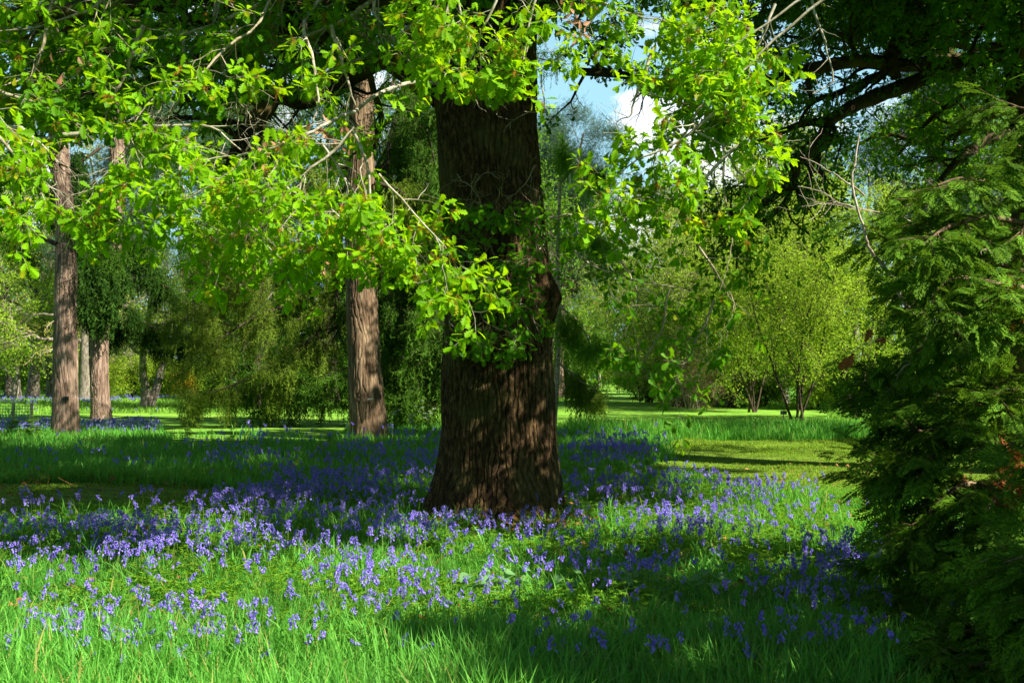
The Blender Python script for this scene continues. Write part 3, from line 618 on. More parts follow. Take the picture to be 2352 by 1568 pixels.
RL([(2200, 150), (2066, 202), (1982, 235), (1905, 279), (1884, 336), (1831, 363), (1821, 413), (1747, 470), (1686, 487), (1640, 510)], [15.6, 15.2, 14.8, 14.4, 14.2, 14, 13.9, 13.8, 13.7, 13.6], .125, .03, 2, n1=3.2, L1=.9, n2=5, n3=2, start=.3, L2=.5, nl=(3, 6))
RL([(1900, 279), (1840, 285), (1777, 312), (1730, 330), (1700, 350)], 14.3, .06, .02, 3, n1=3, L1=.6, n2=4, start=.3)
RL([(1821, 413), (1800, 470), (1740, 520), (1700, 560), (1690, 620)], 13.9, .05, .015, 4, n1=4, L1=.7, n2=4, n3=2, start=.2)
RL([(2330, 0), (2250, -60), (2150, 20), (2090, 60), (2050, 120), (2060, 180)], [16, 15.6, 15.2, 15, 14.8, 14.8], .16, .08, 5, n1=3, L1=1.0, n2=5, n3=2)
RL([(2330, 300), (2250, 330), (2180, 390), (2120, 470)], [16, 15.4, 15, 14.8], .10, .03, 6, n1=3, L1=1, n2=5, n3=2)
for k, (px, D) in enumerate([([(2330, -150), (2150, -160), (1950, -100), (1780, -40)], [16, 15, 14.2, 13.6]), ([(2330, -250), (2050, -330), (1800, -350), (1600, -330)], [16, 15, 14.5, 14]), ([(2350, -300), (2450, -500), (2600, -600)], [16, 14.5, 13.5]),
                             ([(2400, -200), (2650, -250), (2900, -200)], [16, 14, 12.5]), ([(2350, -100), (2250, -50), (2150, -50), (2000, 10)], [16, 17.5, 18.5, 19.5]), ([(2450, -350), (2300, -560), (2150, -640)], [16, 18, 19]), ([(2400, -50), (2600, -20), (2800, 100)], [16, 17, 17.5])]):
    RL(px, D, .15, .05, 20 + k, n1=3, L1=1.5, n2=6, n3=3, L2=.7, size=(.09, .13))

# unseen limbs added over the top of the picture to shade trunk and meadow
for k, w_ in enumerate([[(8.5, 16, 7), (7, 12.6, 8.4), (5.5, 9.9, 9), (4, 8.4, 8.8), (2.8, 7.6, 8.4)], [(8.5, 16, 6.2), (6.5, 13, 7.2), (4.5, 11, 7.5), (2.6, 9.7, 7.3)], [(8.5, 16, 8), (7.9, 12, 9.6), (7.0, 9.6, 10.4), (6.2, 7.9, 10.6)],
                        [(8.5, 16, 8), (5, 15, 9.4), (2, 14.6, 9.8), (-1, 15, 9.6)], [(8.5, 16, 7.5), (6, 17, 8.6), (3, 18, 9.2), (0, 19, 9.4)], [(8.5, 16, 9), (9, 12, 10.2), (9, 9, 10.6)], [(8.5, 16, 6.5), (8, 13, 6.8), (6.6, 10.6, 6.9), (5.6, 9.2, 6.6), (5, 8.2, 6.2)],
                        [(8.5, 16, 10), (5.5, 13.5, 11.6), (3, 12, 12), (1, 11.6, 11.8)], [(8.5, 16, 8.5), (6.6, 14.6, 9.2), (4.2, 13.4, 9.4), (2.2, 12.2, 9.2)], [(8.5, 16, 10), (8, 19, 10.6), (6.5, 21.5, 11), (4, 23, 11.2)], [(8.5, 16, 9), (5.5, 16.2, 10.2), (2.5, 16.6, 10.6), (0, 17, 10.6)], [(8.5, 16, 8), (6.5, 13.2, 8.8), (4.4, 11.2, 9.2), (2.6, 10.4, 9.2)], [(8.5, 16, 9), (10, 20, 10), (12, 22.6, 10.6), (14, 24, 11)], [(8.5, 16, 8.5), (9.5, 19, 9.6), (9.6, 22, 10.6), (9, 24.5, 11)], [(8.5, 16, 7), (9.1, 12.6, 7.6), (8.9, 10, 7.7), (8.2, 8.2, 7.4)], [(8.5, 16, 8), (6, 14, 9), (3.6, 15.8, 9.4), (1.4, 17, 9.6)], [(8.5, 16, 9), (7.5, 18.5, 9.6), (5.5, 20.5, 10), (3, 21.5, 10.2)]]):
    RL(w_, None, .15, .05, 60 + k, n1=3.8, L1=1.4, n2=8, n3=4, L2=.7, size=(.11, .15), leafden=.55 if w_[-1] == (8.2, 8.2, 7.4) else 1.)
# more leafy branches closing the top right
for k, (px, D) in enumerate([([(2300, 60), (2180, 20), (2040, -10), (1900, 20)], [16, 17, 17.6, 18]), ([(2310, 180), (2200, 230), (2120, 290), (2060, 360)], [16, 17, 17.8, 18]), ([(2320, 250), (2240, 280), (2150, 330), (2030, 310), (1940, 350)], [16, 17.2, 18, 18.5, 19]),
                             ([(2200, 140), (2100, 60), (1980, 70), (1880, 90), (1780, 80)], [15.6, 16, 16.5, 17, 17]), ([(2066, 151), (1960, 200), (1870, 230), (1760, 240)], [15, 15.8, 16.2, 16.4]), ([(2320, 100), (2230, 110), (2150, 80), (2100, 0)], [16, 15, 14.5, 14.2])]):
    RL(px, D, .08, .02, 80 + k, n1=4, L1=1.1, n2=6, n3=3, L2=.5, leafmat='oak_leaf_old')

# ------------------------------------------------------------------ flat-sprayed conifer at the right edge, close by
def cypress(name, base, label, boughs, hh, tr, procedural, seed, dens=1., allround=False):
    base = np.array(base, float); r = np.random.default_rng(seed)
    e = empty(name, base, label, 'tree'); ta = Acc()
    cl = [base + [0, 0, -.1], base + [.05, 0, hh * .3], base + [0, .05, hh * .7], base + [0, 0, hh]]
    trunk_surface(ta, cl, [tr, tr * .85, tr * .45, .02], 140, 60, .012, 22, seed, .15)
    o = ta.build('trunk', M['conifer_bark_brown'], e, smooth=True, loc=base); o.location = (0, 0, 0)
    alls = []
    for b_ in boughs: alls.append(spline(np.array([P(x if x > 2240 else x + (2240 - x) * .34, y, d) for (x, y, d) in b_]), 14))
    for k in range(procedural):
        z = hh * (.06 + .92 * (k + r.random()) / procedural); a = r.uniform(-.45, 2.6) if k % 4 else r.uniform(0, 6.28)
        L = (1.7 * (1 - z / hh) + .35) * r.uniform(.8, 1.2)
        if allround: a = r.uniform(0, 2 * np.pi); L = L * 1.5; L = min(L, 2.4 / max(-np.cos(a), .01)) if np.cos(a) < 0 else L
        elif np.cos(a) < .3: L = min(L, .55 if z < 3.2 else .3)
        alls.append(walk((base + [0, 0, z])[None], np.array([[np.cos(a), np.sin(a), .25]]), np.array([L]), 14, .06, .05, r)[0])
    for nb, main in enumerate(alls):
        L = np.linalg.norm(np.diff(main, axis=0), axis=1).sum(); rad = np.linspace(.022 * L ** .5, .005, 14); wa, la = Acc(), Acc(); tubes(wa, main, rad, 7)
        t1, q1 = grow(main[None], rad[None], max(5, int(7.5 * L * dens)), .12, .99, 50, .40 * min(1, L / 1.2), 7, .10, .06, r, .45, .3, .5, .85); q1 = np.clip(q1, .002, .01); tubes(wa, t1, q1, 4)
        t2, q2 = grow(t1, q1, 4, .15, .95, 42, .26 * min(1, L / 1.3), 5, .10, .07, r, .3, .3, .6, .85); q2 = np.clip(q2, .0015, .006); tubes(wa, t2, q2, 3)
        for tt in (t1, t2):
            K = tt.shape[1]
            for kk in range(1, K):
                pos = tt[:, kk]; d = unit(tt[:, kk] - tt[:, kk - 1]); n = len(pos)
                sgn = np.where(r.random(n) < .5, -1, 1)[:, None] * (0.0 if kk == K - 1 else 1.0)
                side = unit(np.cross(d, UP)); f = d + sgn * side * r.uniform(.3, .9, (n, 1)); f[:, 2] -= r.uniform(-.05, .45, n)
                nrm = UP + .5 * r.normal(size=(n, 3)); sc_ = r.uniform(.10, .18, n)
                place(la, FROND[kk % 3], pos, f, nrm, sc_)
        bo = wa.build('branch', M['conifer_bark_brown'], e, smooth=True, loc=base); bo.location = (0, 0, 0)
        f = la.build('foliage', M['cypress'], bo, loc=base); f.location = (0, 0, 0)
    return e, base
CB = [[(2560, 520, 6.8), (2420, 430, 6.6), (2290, 420, 6.4), (2190, 410, 6.2), (2110, 425, 6.1)], [(2560, 640, 6.8), (2420, 540, 6.5), (2280, 500, 6.2), (2150, 520, 6.0), (2060, 560, 5.9)],
      [(2560, 760, 6.8), (2420, 680, 6.4), (2280, 650, 6.1), (2160, 640, 6.0), (2060, 700, 5.9)], [(2560, 640, 6.9), (2350, 560, 6.9), (2150, 540, 6.9), (2000, 560, 6.9), (1900, 540, 6.9)],
      [(2560, 850, 6.8), (2400, 780, 6.5), (2240, 760, 6.3), (2080, 790, 6.2), (1970, 840, 6.1)], [(2560, 930, 6.8), (2400, 880, 6.4), (2240, 880, 6.2), (2080, 910, 6.1), (1930, 900, 6.1)],
      [(2560, 1000, 6.8), (2380, 960, 6.3), (2200, 960, 6.1), (2080, 990, 6), (1990, 980, 6)], [(2560, 1080, 6.8), (2380, 1030, 6.2), (2200, 1020, 5.9), (2060, 1060, 5.8), (1950, 1090, 5.8)],
      [(2560, 760, 6.7), (2380, 700, 6.2), (2260, 690, 5.9), (2200, 720, 5.8)], [(2560, 1150, 6.8), (2400, 1120, 6.1), (2230, 1110, 5.8), (2120, 1150, 5.7), (2060, 1200, 5.7)],
      [(2560, 980, 6.8), (2400, 900, 6.2), (2300, 900, 5.9), (2200, 930, 5.8)], [(2500, 1000, 6.8), (2352, 1150, 6.4), (2230, 1230, 6.2), (2130, 1300, 6), (2040, 1360, 5.9), (1960, 1420, 5.9)],
      [(2560, 230, 6.9), (2480, 220, 6.7), (2420, 230, 6.6), (2360, 250, 6.5), (2310, 235, 6.5)],
      [(2560, 330, 6.9), (2460, 330, 6.7), (2400, 360, 6.6), (2330, 330, 6.5)], [(2500, 1000, 6.6), (2380, 1100, 6.0), (2260, 1160, 5.8), (2150, 1210, 5.8)],
      [(2150, 1270, 6.1), (2060, 1280, 6), (1980, 1270, 5.9), (1900, 1285, 5.9)], [(2560, 700, 6.9), (2400, 640, 6.9), (2250, 600, 6.8), (2100, 640, 6.8), (1990, 690, 6.7)]]
cyp, cyb = cypress('conifer_tree', (P(2580, 900, 6.9)[0], 6.9, 0), 'close dark conifer with flat feathery sprays crowding the right edge', CB, 6.8, .16, 22, 5)
bare([(1978, 302), (1969, 370), (1965, 430), (1990, 525), (2004, 570), (2042, 628), (2086, 715), (2140, 770), (2230, 830)][::-1], 6.3, .015, 'dead_wood', cyp, cyb, 5, 3, .25, 'bare pale dead branch rising through the sprays')
bare([(1834, 420), (1898, 440), (1931, 463), (2032, 487), (2116, 520), (2166, 550), (2234, 567), (2330, 600)][::-1], 6.5, .008, 'dead_wood', cyp, cyb, 14, 4, .35, 'thin bare grey dead branch with twigs', 3)
bare([(1837, 366), (1890, 385), (1931, 406), (1985, 450)][::-1], 6.4, .007, 'dead_wood', cyp, cyb)
bare([(2060, 870), (2090, 840), (2150, 810), (2260, 800)][::-1], 6.0, .008, 'dead_wood', cyp, cyb, 3, 6, .2)
bd = Acc()
for (x, y, D, n) in [(2330, 1060, 5.8, 18), (2310, 1110, 5.8, 8), (2330, 700, 5.9, 4)]:
    p = P(x, y, D) + rng.normal(size=(n, 3)) * .07; place(bd, FROND[0], p, rng.normal(size=(n, 3)) + [-.3, 0, -.6], rng.normal(size=(n, 3)), rng.uniform(.1, .17, n))
o = bd.build('dead_spray', M['cypress_brown'], cyp, loc=cyb); o.location = (0, 0, 0); o['label'] = 'dead rusty brown spray'
CB2 = [[(3900, 1100, 3.6), (2750, 1250, 4.8), (2550, 1300, 5), (2350, 1400, 4.9), (2200, 1450, 4.9)], [(3900, 1200, 3.6), (2750, 1350, 4.8), (2550, 1420, 4.8), (2350, 1500, 4.7), (2150, 1540, 4.7)], [(3900, 1050, 3.6), (2750, 1200, 4.8), (2600, 1200, 4.9), (2420, 1250, 4.8), (2330, 1350, 4.8)],
       [(3900, 1250, 3.6), (2750, 1400, 4.8), (2500, 1470, 4.9), (2300, 1480, 4.9), (2120, 1490, 5)], [(3900, 1350, 3.6), (2750, 1500, 4.8), (2550, 1560, 4.6), (2350, 1600, 4.5), (2200, 1600, 4.5)]]
cypress('conifer_tree', (4.4, 3.0, 0), 'low black shaded conifer filling the bottom corner below the feathery one', CB2, 5.4, .14, 56, 15, 1.2, True)  # its out-of-view boughs are widened to shade the bottom right corner
# brown leaves caught on the sprays
p = np.array([P(1962, 805, 6.0), P(1985, 790, 6.0), P(1945, 815, 6.0), P(2005, 785, 6.0)]); dle = empty('dead_twig', p[3], 'reddish brown dead leaves on a twig caught on the feathery conifer', 'dead leaves')
a = Acc(); tubes(a, np.array([p[3] + [.05, 0, .02], p[3], p[1], p[2]]), np.array([.003, .003, .002, .002]), 4); a.build('twig', M['dead_wood'], dle, loc=p[3]).location = (0, 0, 0)
for q_, f_, s_ in zip(p, [[-.4, 0, -1], [.3, 0, .6], [-.3, .1, -.8], [1, .1, .2]], [.11, .1, .1, .09]):
    a = Acc(); place(a, OAK, q_[None], np.array([f_], float), np.array([[0, -1., .2]]), np.array([s_])); a.build('leaf', M['cypress_brown'], dle, loc=p[3]).location = (0, 0, 0)

# ------------------------------------------------------------------ trees behind
def conifer_trunk(name, rowsY, Y, label, mat, na=180, nh=420, amp=.030, fr=11, seed=0, flare=.18, group=None):
    c, r = edge_line(rowsY, Y); base = np.array([c[0, 0], Y, 0]); c[0, 2] = -.15
    e = empty(name, base, label, 'tree', group); ta = Acc(); trunk_surface(ta, c, r, nh, na, amp, fr, seed, flare, (5, .5), .10)
    o = ta.build('trunk', M[mat], e, smooth=True, loc=base); o.location = (0, 0, 0); return e, base
def strands(la, pos, L, r, tm=STRAND, sway=.18):
    n = len(pos); d = np.tile([0, 0, -1.], (n, 1)) + sway * r.normal(size=(n, 3)); k = r.integers(0, 3, n)
    for q in range(3):
        s_ = k == q; place(la, tm[q], pos[s_], d[s_], r.normal(size=(s_.sum(), 3)), L[s_], 0, None)
def weep_bough(e, base, px, Ds, seed, r0=.07, n1=3.2, L1=1.5, sl=(.2, .5), mat='spruce', wood='dark_bark', per=2, k2=4):
    r = np.random.default_rng(seed + 700); pts = np.array([P(x, y, d) for (x, y), d in zip(px, [Ds] * len(px) if np.isscalar(Ds) else Ds)])
    L = np.linalg.norm(np.diff(pts, axis=0), axis=1).sum(); k = max(12, int(L / .3)); main = spline(pts, k); rad = np.linspace(r0, .012, k); wa, la = Acc(), Acc(); tubes(wa, main, rad, 8)
    t1, q1 = grow(main[None], rad[None], max(4, int(n1 * L)), .1, .99, 55, L1, 8, .12, .07, r, .3, .4, .5, .7); q1 = np.clip(q1, .006, .025); tubes(wa, t1, q1, 4)
    t2, q2 = grow(t1, q1, k2, .2, .95, 50, L1 * .45, 5, .12, .1, r, .3, .4, .6, .7); tubes(wa, t2, np.clip(q2, .004, .012), 3)
    pos = np.concatenate([t1[:, 2:].reshape(-1, 3), t2[:, 1:].reshape(-1, 3), main[k // 4:]]); pos = np.repeat(pos, per, 0) + r.normal(size=(len(pos) * per, 3)) * .09
    strands(la, pos, r.uniform(sl[0], sl[1], len(pos)), r)
    d = np.concatenate([(t1[:, 1:] - t1[:, :-1]).reshape(-1, 3), (t2[:, 1:] - t2[:, :-1]).reshape(-1, 3)]); pp = np.concatenate([t1[:, 1:].reshape(-1, 3), t2[:, 1:].reshape(-1, 3)])
    d = np.repeat(unit(d), 2, 0) + .35 * r.normal(size=(len(d) * 2, 3)); pp = np.repeat(pp, 2, 0)
    d[:, 2] -= .25; place(la, TWIGLET[1], pp, d, UP + .3 * r.normal(size=d.shape), r.uniform(.25, .55, len(pp)))
    bo = wa.build('branch', M[wood], e, smooth=True, loc=base); bo.location = (0, 0, 0); f = la.build('foliage', M[mat], bo, loc=base); f.location = (0, 0, 0)

t2e, t2b = conifer_trunk('conifer_tree', [(1015, 806, 888), (985, 806, 886), (900, 802, 880), (800, 797, 872), (700, 795, 868), (600, 793, 864), (450, 792, 860), (300, 800, 862), (150, 806, 856), (0, 808, 852), (-200, 810, 850), (-500, 815, 845)], 24.6,
                         'tall straight brown conifer trunk standing close behind the great oak, on its left', 'conifer_bark_brown', seed=21)
t1e, t1b = conifer_trunk('conifer_tree', [(1003, 122, 178), (960, 122, 178), (850, 124, 177), (700, 126, 176), (560, 128, 174), (450, 124, 168), (380, 116, 160), (200, 110, 150), (0, 105, 145), (-300, 100, 135)], 26.5,
                         'straight purplish brown conifer trunk in shade at the left edge', 'conifer_bark', seed=22)
t3e, t3b = conifer_trunk('conifer_tree', [(967, 211, 255), (930, 210, 252), (850, 208, 248), (760, 212, 250), (700, 225, 262), (600, 240, 275), (400, 250, 285), (0, 262, 295), (-300, 265, 290)], 36,
                         'pink sunlit conifer trunk hung with dark drooping foliage', 'conifer_bark', seed=23)
for k, (px, sl) in enumerate([([(240, 560), (210, 600), (190, 680)], (.5, 1.3)), ([(250, 520), (230, 560), (240, 620), (230, 700)], (.5, 1.4)), ([(270, 540), (310, 560), (330, 600)], (.4, .9)), ([(262, 690), (310, 725), (360, 755), (440, 782)], (.3, .8)), ([(245, 420), (200, 440), (160, 450), (140, 480)], (.4, 1.0)),
                              ([(250, 400), (220, 470), (200, 540)], (.5, 1.2)), ([(270, 640), (330, 640), (390, 660)], (.3, .7)), ([(245, 480), (190, 520), (180, 600), (185, 680)], (.5, 1.2)), ([(240, 600), (225, 680), (240, 740)], (.5, 1.1)), ([(230, 340), (180, 380), (160, 430)], (.4, 1.))]):
    weep_bough(t3e, t3b, px, ([36.4] + [37.4] * (len(px) - 1)) if px[-1][0] > 300 or px[0][1] > 590 else ([36 - .7] + [35.2 - .2 * k % .8] * (len(px) - 1)), 30 + k, .07, 3.5, .8, sl, 'yew', per=3)
for k, px in enumerate([[(130, 560), (70, 540), (20, 560)], [(150, 540), (210, 530), (260, 560)], [(140, 300), (60, 250), (0, 270)], [(130, 250), (230, 200), (330, 230)], [(140, 100), (240, 60), (360, 110)], [(120, 60), (20, 20), (-80, 60)], [(120, -100), (260, -150), (420, -120)]]):
    weep_bough(t1e, t1b, px, 26.2, 60 + k, .07, 2.5, .8, (.2, .5), 'spruce', per=2)
for k, px in enumerate([[(830, 60), (740, 20), (640, 60), (560, 110)], [(830, 120), (920, 90), (980, 120)], [(830, -60), (950, -120), (1090, -80)], [(830, -100), (700, -160), (560, -120)], [(860, 420), (920, 440), (970, 500)], [(800, 380), (740, 400), (680, 450)]]):
    weep_bough(t2e, t2b, px, 24.4, 75 + k, .07, 2.6, .9, (.3, .8), 'spruce_olive', per=2)
def high_crown(e, base, z0, z1, n, L, seed, mat='spruce'):
    r = np.random.default_rng(seed); wa, la = Acc(), Acc(); a = r.uniform(0, 6.28, n); z = z0 + (z1 - z0) * (np.arange(n) + r.random(n)) / n; LL = L * (1 - .75 * (z - z0) / (z1 - z0)) * r.uniform(.75, 1.15, n)
    m1 = walk(np.stack([base[0] + 0 * a, base[1] + 0 * a, z], 1), np.stack([np.cos(a), np.sin(a), .1 + 0 * a], 1), LL, 12, .08, .03, r); q = np.linspace(.07, .012, 12)[None] * np.ones((n, 1)); tubes(wa, m1, q, 6)
    t1, q1 = grow(m1, q, 14, .1, .99, 55, 1.1, 6, .12, .06, r, .3, .4, .5, .7); tubes(wa, t1, np.clip(q1, .005, .02), 3); pos = np.repeat(t1[:, 1:].reshape(-1, 3), 2, 0); pos = pos + .08 * r.normal(size=pos.shape)
    strands(la, pos, r.uniform(.25, .6, len(pos)), r); pp = np.repeat(t1[:, 1:].reshape(-1, 3), 2, 0); place(la, TWIGLET[0], pp, r.normal(size=pp.shape), UP + .3 * r.normal(size=pp.shape), r.uniform(.25, .45, len(pp)))
    bo = wa.build('branch', M['dark_bark'], e, smooth=True, loc=base); bo.location = (0, 0, 0); f = la.build('foliage', M[mat], bo, loc=base); f.location = (0, 0, 0)
high_crown(t2e, t2b, 9.9, 17, 48, 5.2, 5); high_crown(t1e, t1b, 11, 17, 30, 3.4, 6)  # unseen crowns above the frame, added to shade the left trunk and meadow
# metal tag, dark tag
def box(acc, c, s, m=0):
    c = np.array(c); v = np.array([[x, y, z] for x in (-1, 1) for y in (-1, 1) for z in (-1, 1)]) * np.array(s) / 2 + c
    acc.add(v, [[0, 1, 3, 2], [4, 6, 7, 5], [0, 4, 5, 1], [2, 3, 7, 6], [0, 2, 6, 4], [1, 5, 7, 3]], None, m)
a = Acc(); p = P(850, 916, 24.6 - .47); box(a, p, (.13, .01, .035)); box(a, p + [-.05, -.008, 0], (.012, .01, .012)); box(a, p + [.05, -.008, 0], (.012, .01, .012))
tag(a.build('tree_tag', M['tag_metal']), 'small pale metal tag nailed to the brown trunk behind the oak', 'tag')
a = Acc(); p = P(151, 915, 26.5 - .33); box(a, p, (.14, .03, .1)); box(a, p + [0, -.018, 0], (.1, .01, .06))
tag(a.build('tree_tag', M['tag_dark']), 'black tag fixed to the purplish shaded trunk', 'tag')

# weeping conifer behind, boughs sweeping to the ground
wb = np.array([P(945, 900, 33)[0], 33, 0]); wce = empty('conifer_tree', wb, 'broad weeping conifer whose dark boughs sweep down left behind the tall brown trunk', 'tree')
ta = Acc(); trunk_surface(ta, [wb + [0, 0, -.1], wb + [0, 0, 6], wb + [0, 0, 18]], [.5, .4, .12], 120, 60, .02, 9, 31, .15); o = ta.build('trunk', M['dark_bark'], wce, smooth=True, loc=wb); o.location = (0, 0, 0)
WB = [([(930, 480), (860, 560), (790, 640), (760, 720), (690, 800), (610, 850), (520, 890), (450, 910)], [33, 32, 31.5, 31, 31, 31, 31, 31]), ([(930, 560), (820, 640), (700, 690), (600, 720), (500, 780), (430, 800)], [33, 33, 32.5, 32, 31.5, 31]),
      ([(930, 400), (800, 520), (680, 600), (580, 640), (480, 680), (420, 740)], [33, 33, 32.5, 32, 31.5, 31]), ([(930, 620), (840, 700), (760, 760), (680, 820), (600, 880)], [33, 33, 32, 32, 32]), ([(940, 350), (780, 440), (640, 500), (540, 560), (480, 600)], [33, 33, 32.5, 32, 31.5]),
      ([(940, 300), (980, 420), (1000, 550), (980, 700)], [33, 31, 30, 29.5]), ([(940, 450), (900, 600), (920, 720), (960, 800), (1000, 830)], [33, 31.5, 30.5, 30, 30]), ([(940, 600), (930, 700), (900, 800), (890, 880)], [33, 31.5, 31, 30.5]), ([(945, 550), (990, 680), (1010, 780), (1005, 880)], [33, 31, 30.5, 30]),
      ([(945, 650), (960, 760), (950, 850), (930, 920)], [33, 31, 30.5, 30]), ([(940, 200), (900, 300), (890, 400), (900, 480)], [33, 31.5, 31, 30.5]), ([(945, 250), (980, 300), (1000, 380)], [33, 31, 30.5]), ([(930, 250), (820, 330), (720, 380), (640, 430)], [33, 33.5, 34, 34]),
      ([(950, 500), (1100, 600), (1230, 700), (1300, 800)], [33, 33, 33, 33]), ([(945, 680), (880, 780), (800, 860), (720, 900), (640, 920)], [33, 31, 31, 31.5, 32]), ([(945, 100), (820, 180), (700, 260)], [33, 33, 33]), ([(945, 120), (900, 200), (930, 280)], [33, 31, 30])]
for k, (px, D) in enumerate(WB): weep_bough(wce, wb, px, D, 100 + k, .10, 3.0, 1.6, (.2, .65) if k < 5 or k > 11 else (.35, 1.0), 'spruce_olive' if k in (0, 1, 2, 4, 12) else 'spruce', per=2)
# its outer bough on the right of the oak
bb = P(1300, 900, 26); be_c, be_r = edge_line([(965, 1266, 1276), (850, 1276, 1286), (700, 1280, 1290), (600, 1276, 1285), (450, 1282, 1289), (300, 1290, 1295)], 24)
bbase = np.array([be_c[0, 0], 24, 0]); be_c[0, 2] = -.1; bir = empty('birch_tree', bbase, 'thin leaning pale birch stem showing just right of the oak', 'tree')
a = Acc(); trunk_surface(a, be_c, be_r, 120, 24, .006, 14, 5, .1); o = a.build('trunk', M['birch_bark'], bir, smooth=True, loc=bbase); o.location = (0, 0, 0)
for k, px in enumerate([[(1278, 830), (1310, 855), (1340, 880), (1375, 890)], [(1280, 700), (1330, 740), (1360, 800)], [(1284, 560), (1330, 540), (1380, 560)], [(1288, 420), (1330, 380), (1390, 400)]]):
    weep_bough(bir, bbase, px, [24, 23.7, 23.5, 23.4][:len(px)], 140 + k, .03, 4, .5, (.25, .6), 'bg_mid' if k else 'spruce_olive', 'twig', per=2)

# ---- generic broadleaf builder, local coordinates (base at the origin)
def gen_tree(seed, hgt, tr, stems, limbs, t0, la_, ll, n2, l2, n3, l3, leafmat, woodmat, lsize, per, droop=0., wob=.2, lean=0., tmpl=LITTLE, spread=.12, n_side=10, bow=.0):
    r = np.random.default_rng(seed); wa, ca, ba = Acc(), Acc(), Acc()
    p0 = np.tile([0, 0, -.1], (stems, 1)) + r.normal(size=(stems, 3)) * [.12, .12, 0] * (stems > 1)
    a = np.arange(stems) * 6.28 / stems + r.random(); d0 = np.stack([np.cos(a) * spread * (stems > 1) + lean, np.sin(a) * spread * (stems > 1), np.ones(stems)], 1)
    tk = walk(p0, d0, hgt * r.uniform(.85, 1.05, stems), 16, .045 * (1 + bow), -.03, r); trd = tr * np.linspace(1, .16, 16)[None] * np.ones((stems, 1)); trd[:, 0] *= 1.35; trd[:, 1] *= 1.08
    tubes(wa, tk, trd, n_side)
    t1, q1 = grow(tk, trd, limbs, t0, .98, la_, ll, 9, wob, droop, r, .45, .35, .5, .1); tubes(wa, t1, q1, 6)
    t2, q2 = grow(t1, q1, n2, .2, .98, 50, l2, 7, wob, droop, r, .3, .4, .55); q2 = np.clip(q2, .006, 1); tubes(ba, t2, q2, 4)
    t3, q3 = grow(t2, q2, n3, .15, .98, 45, l3, 5, wob, droop, r, .2, .4, .6); q3 = np.clip(q3, .004, 1); tubes(ba, t3, q3, 3)
    if per:
        K = t3.shape[1]; pos = np.repeat(np.concatenate([t3[:, kk] for kk in range(1, K)] + [t2[:, -1]]), per, 0); pos = pos + r.normal(size=pos.shape) * lsize * .9
        f = r.normal(size=pos.shape) + [0, 0, -.3]; place(ca, tmpl, pos, f, UP + .6 * r.normal(size=pos.shape), r.uniform(.6, 1.3, len(pos)) * lsize)
    return wa, ba, ca, woodmat, leafmat
PROTO = {}
def put(kind, name, x, y, label, s=1., rz=0., group=None, cat='tree', sxy=None):
    loc = (x, y, float(hz(np.array(x), np.array(y))))
    if kind not in PROTO:
        wa, ba, ca, wm, lm = GEN[kind](); e = empty(name, loc, label, cat, group)
        wa.build('trunk', M[wm], e, smooth=True); ba.build('branches', M[TWIGMAT.get(kind, wm)], e); ca.build('crown', M[lm], e); PROTO[kind] = e
    else:
        e = copy_tree(PROTO[kind]); e.name = name; e.location = loc; tag(e, label, cat, group)
        if group is None and 'group' in e: del e['group']
    e.rotation_euler = (0, 0, rz); e.scale = (sxy or s, sxy or s, s); return e
TWIGMAT = {'pale': 'twig', 'yellowing': 'twig', 'thicket': 'twig', 'broad': 'grey_bark', 'shoots': 'dark_bark'}
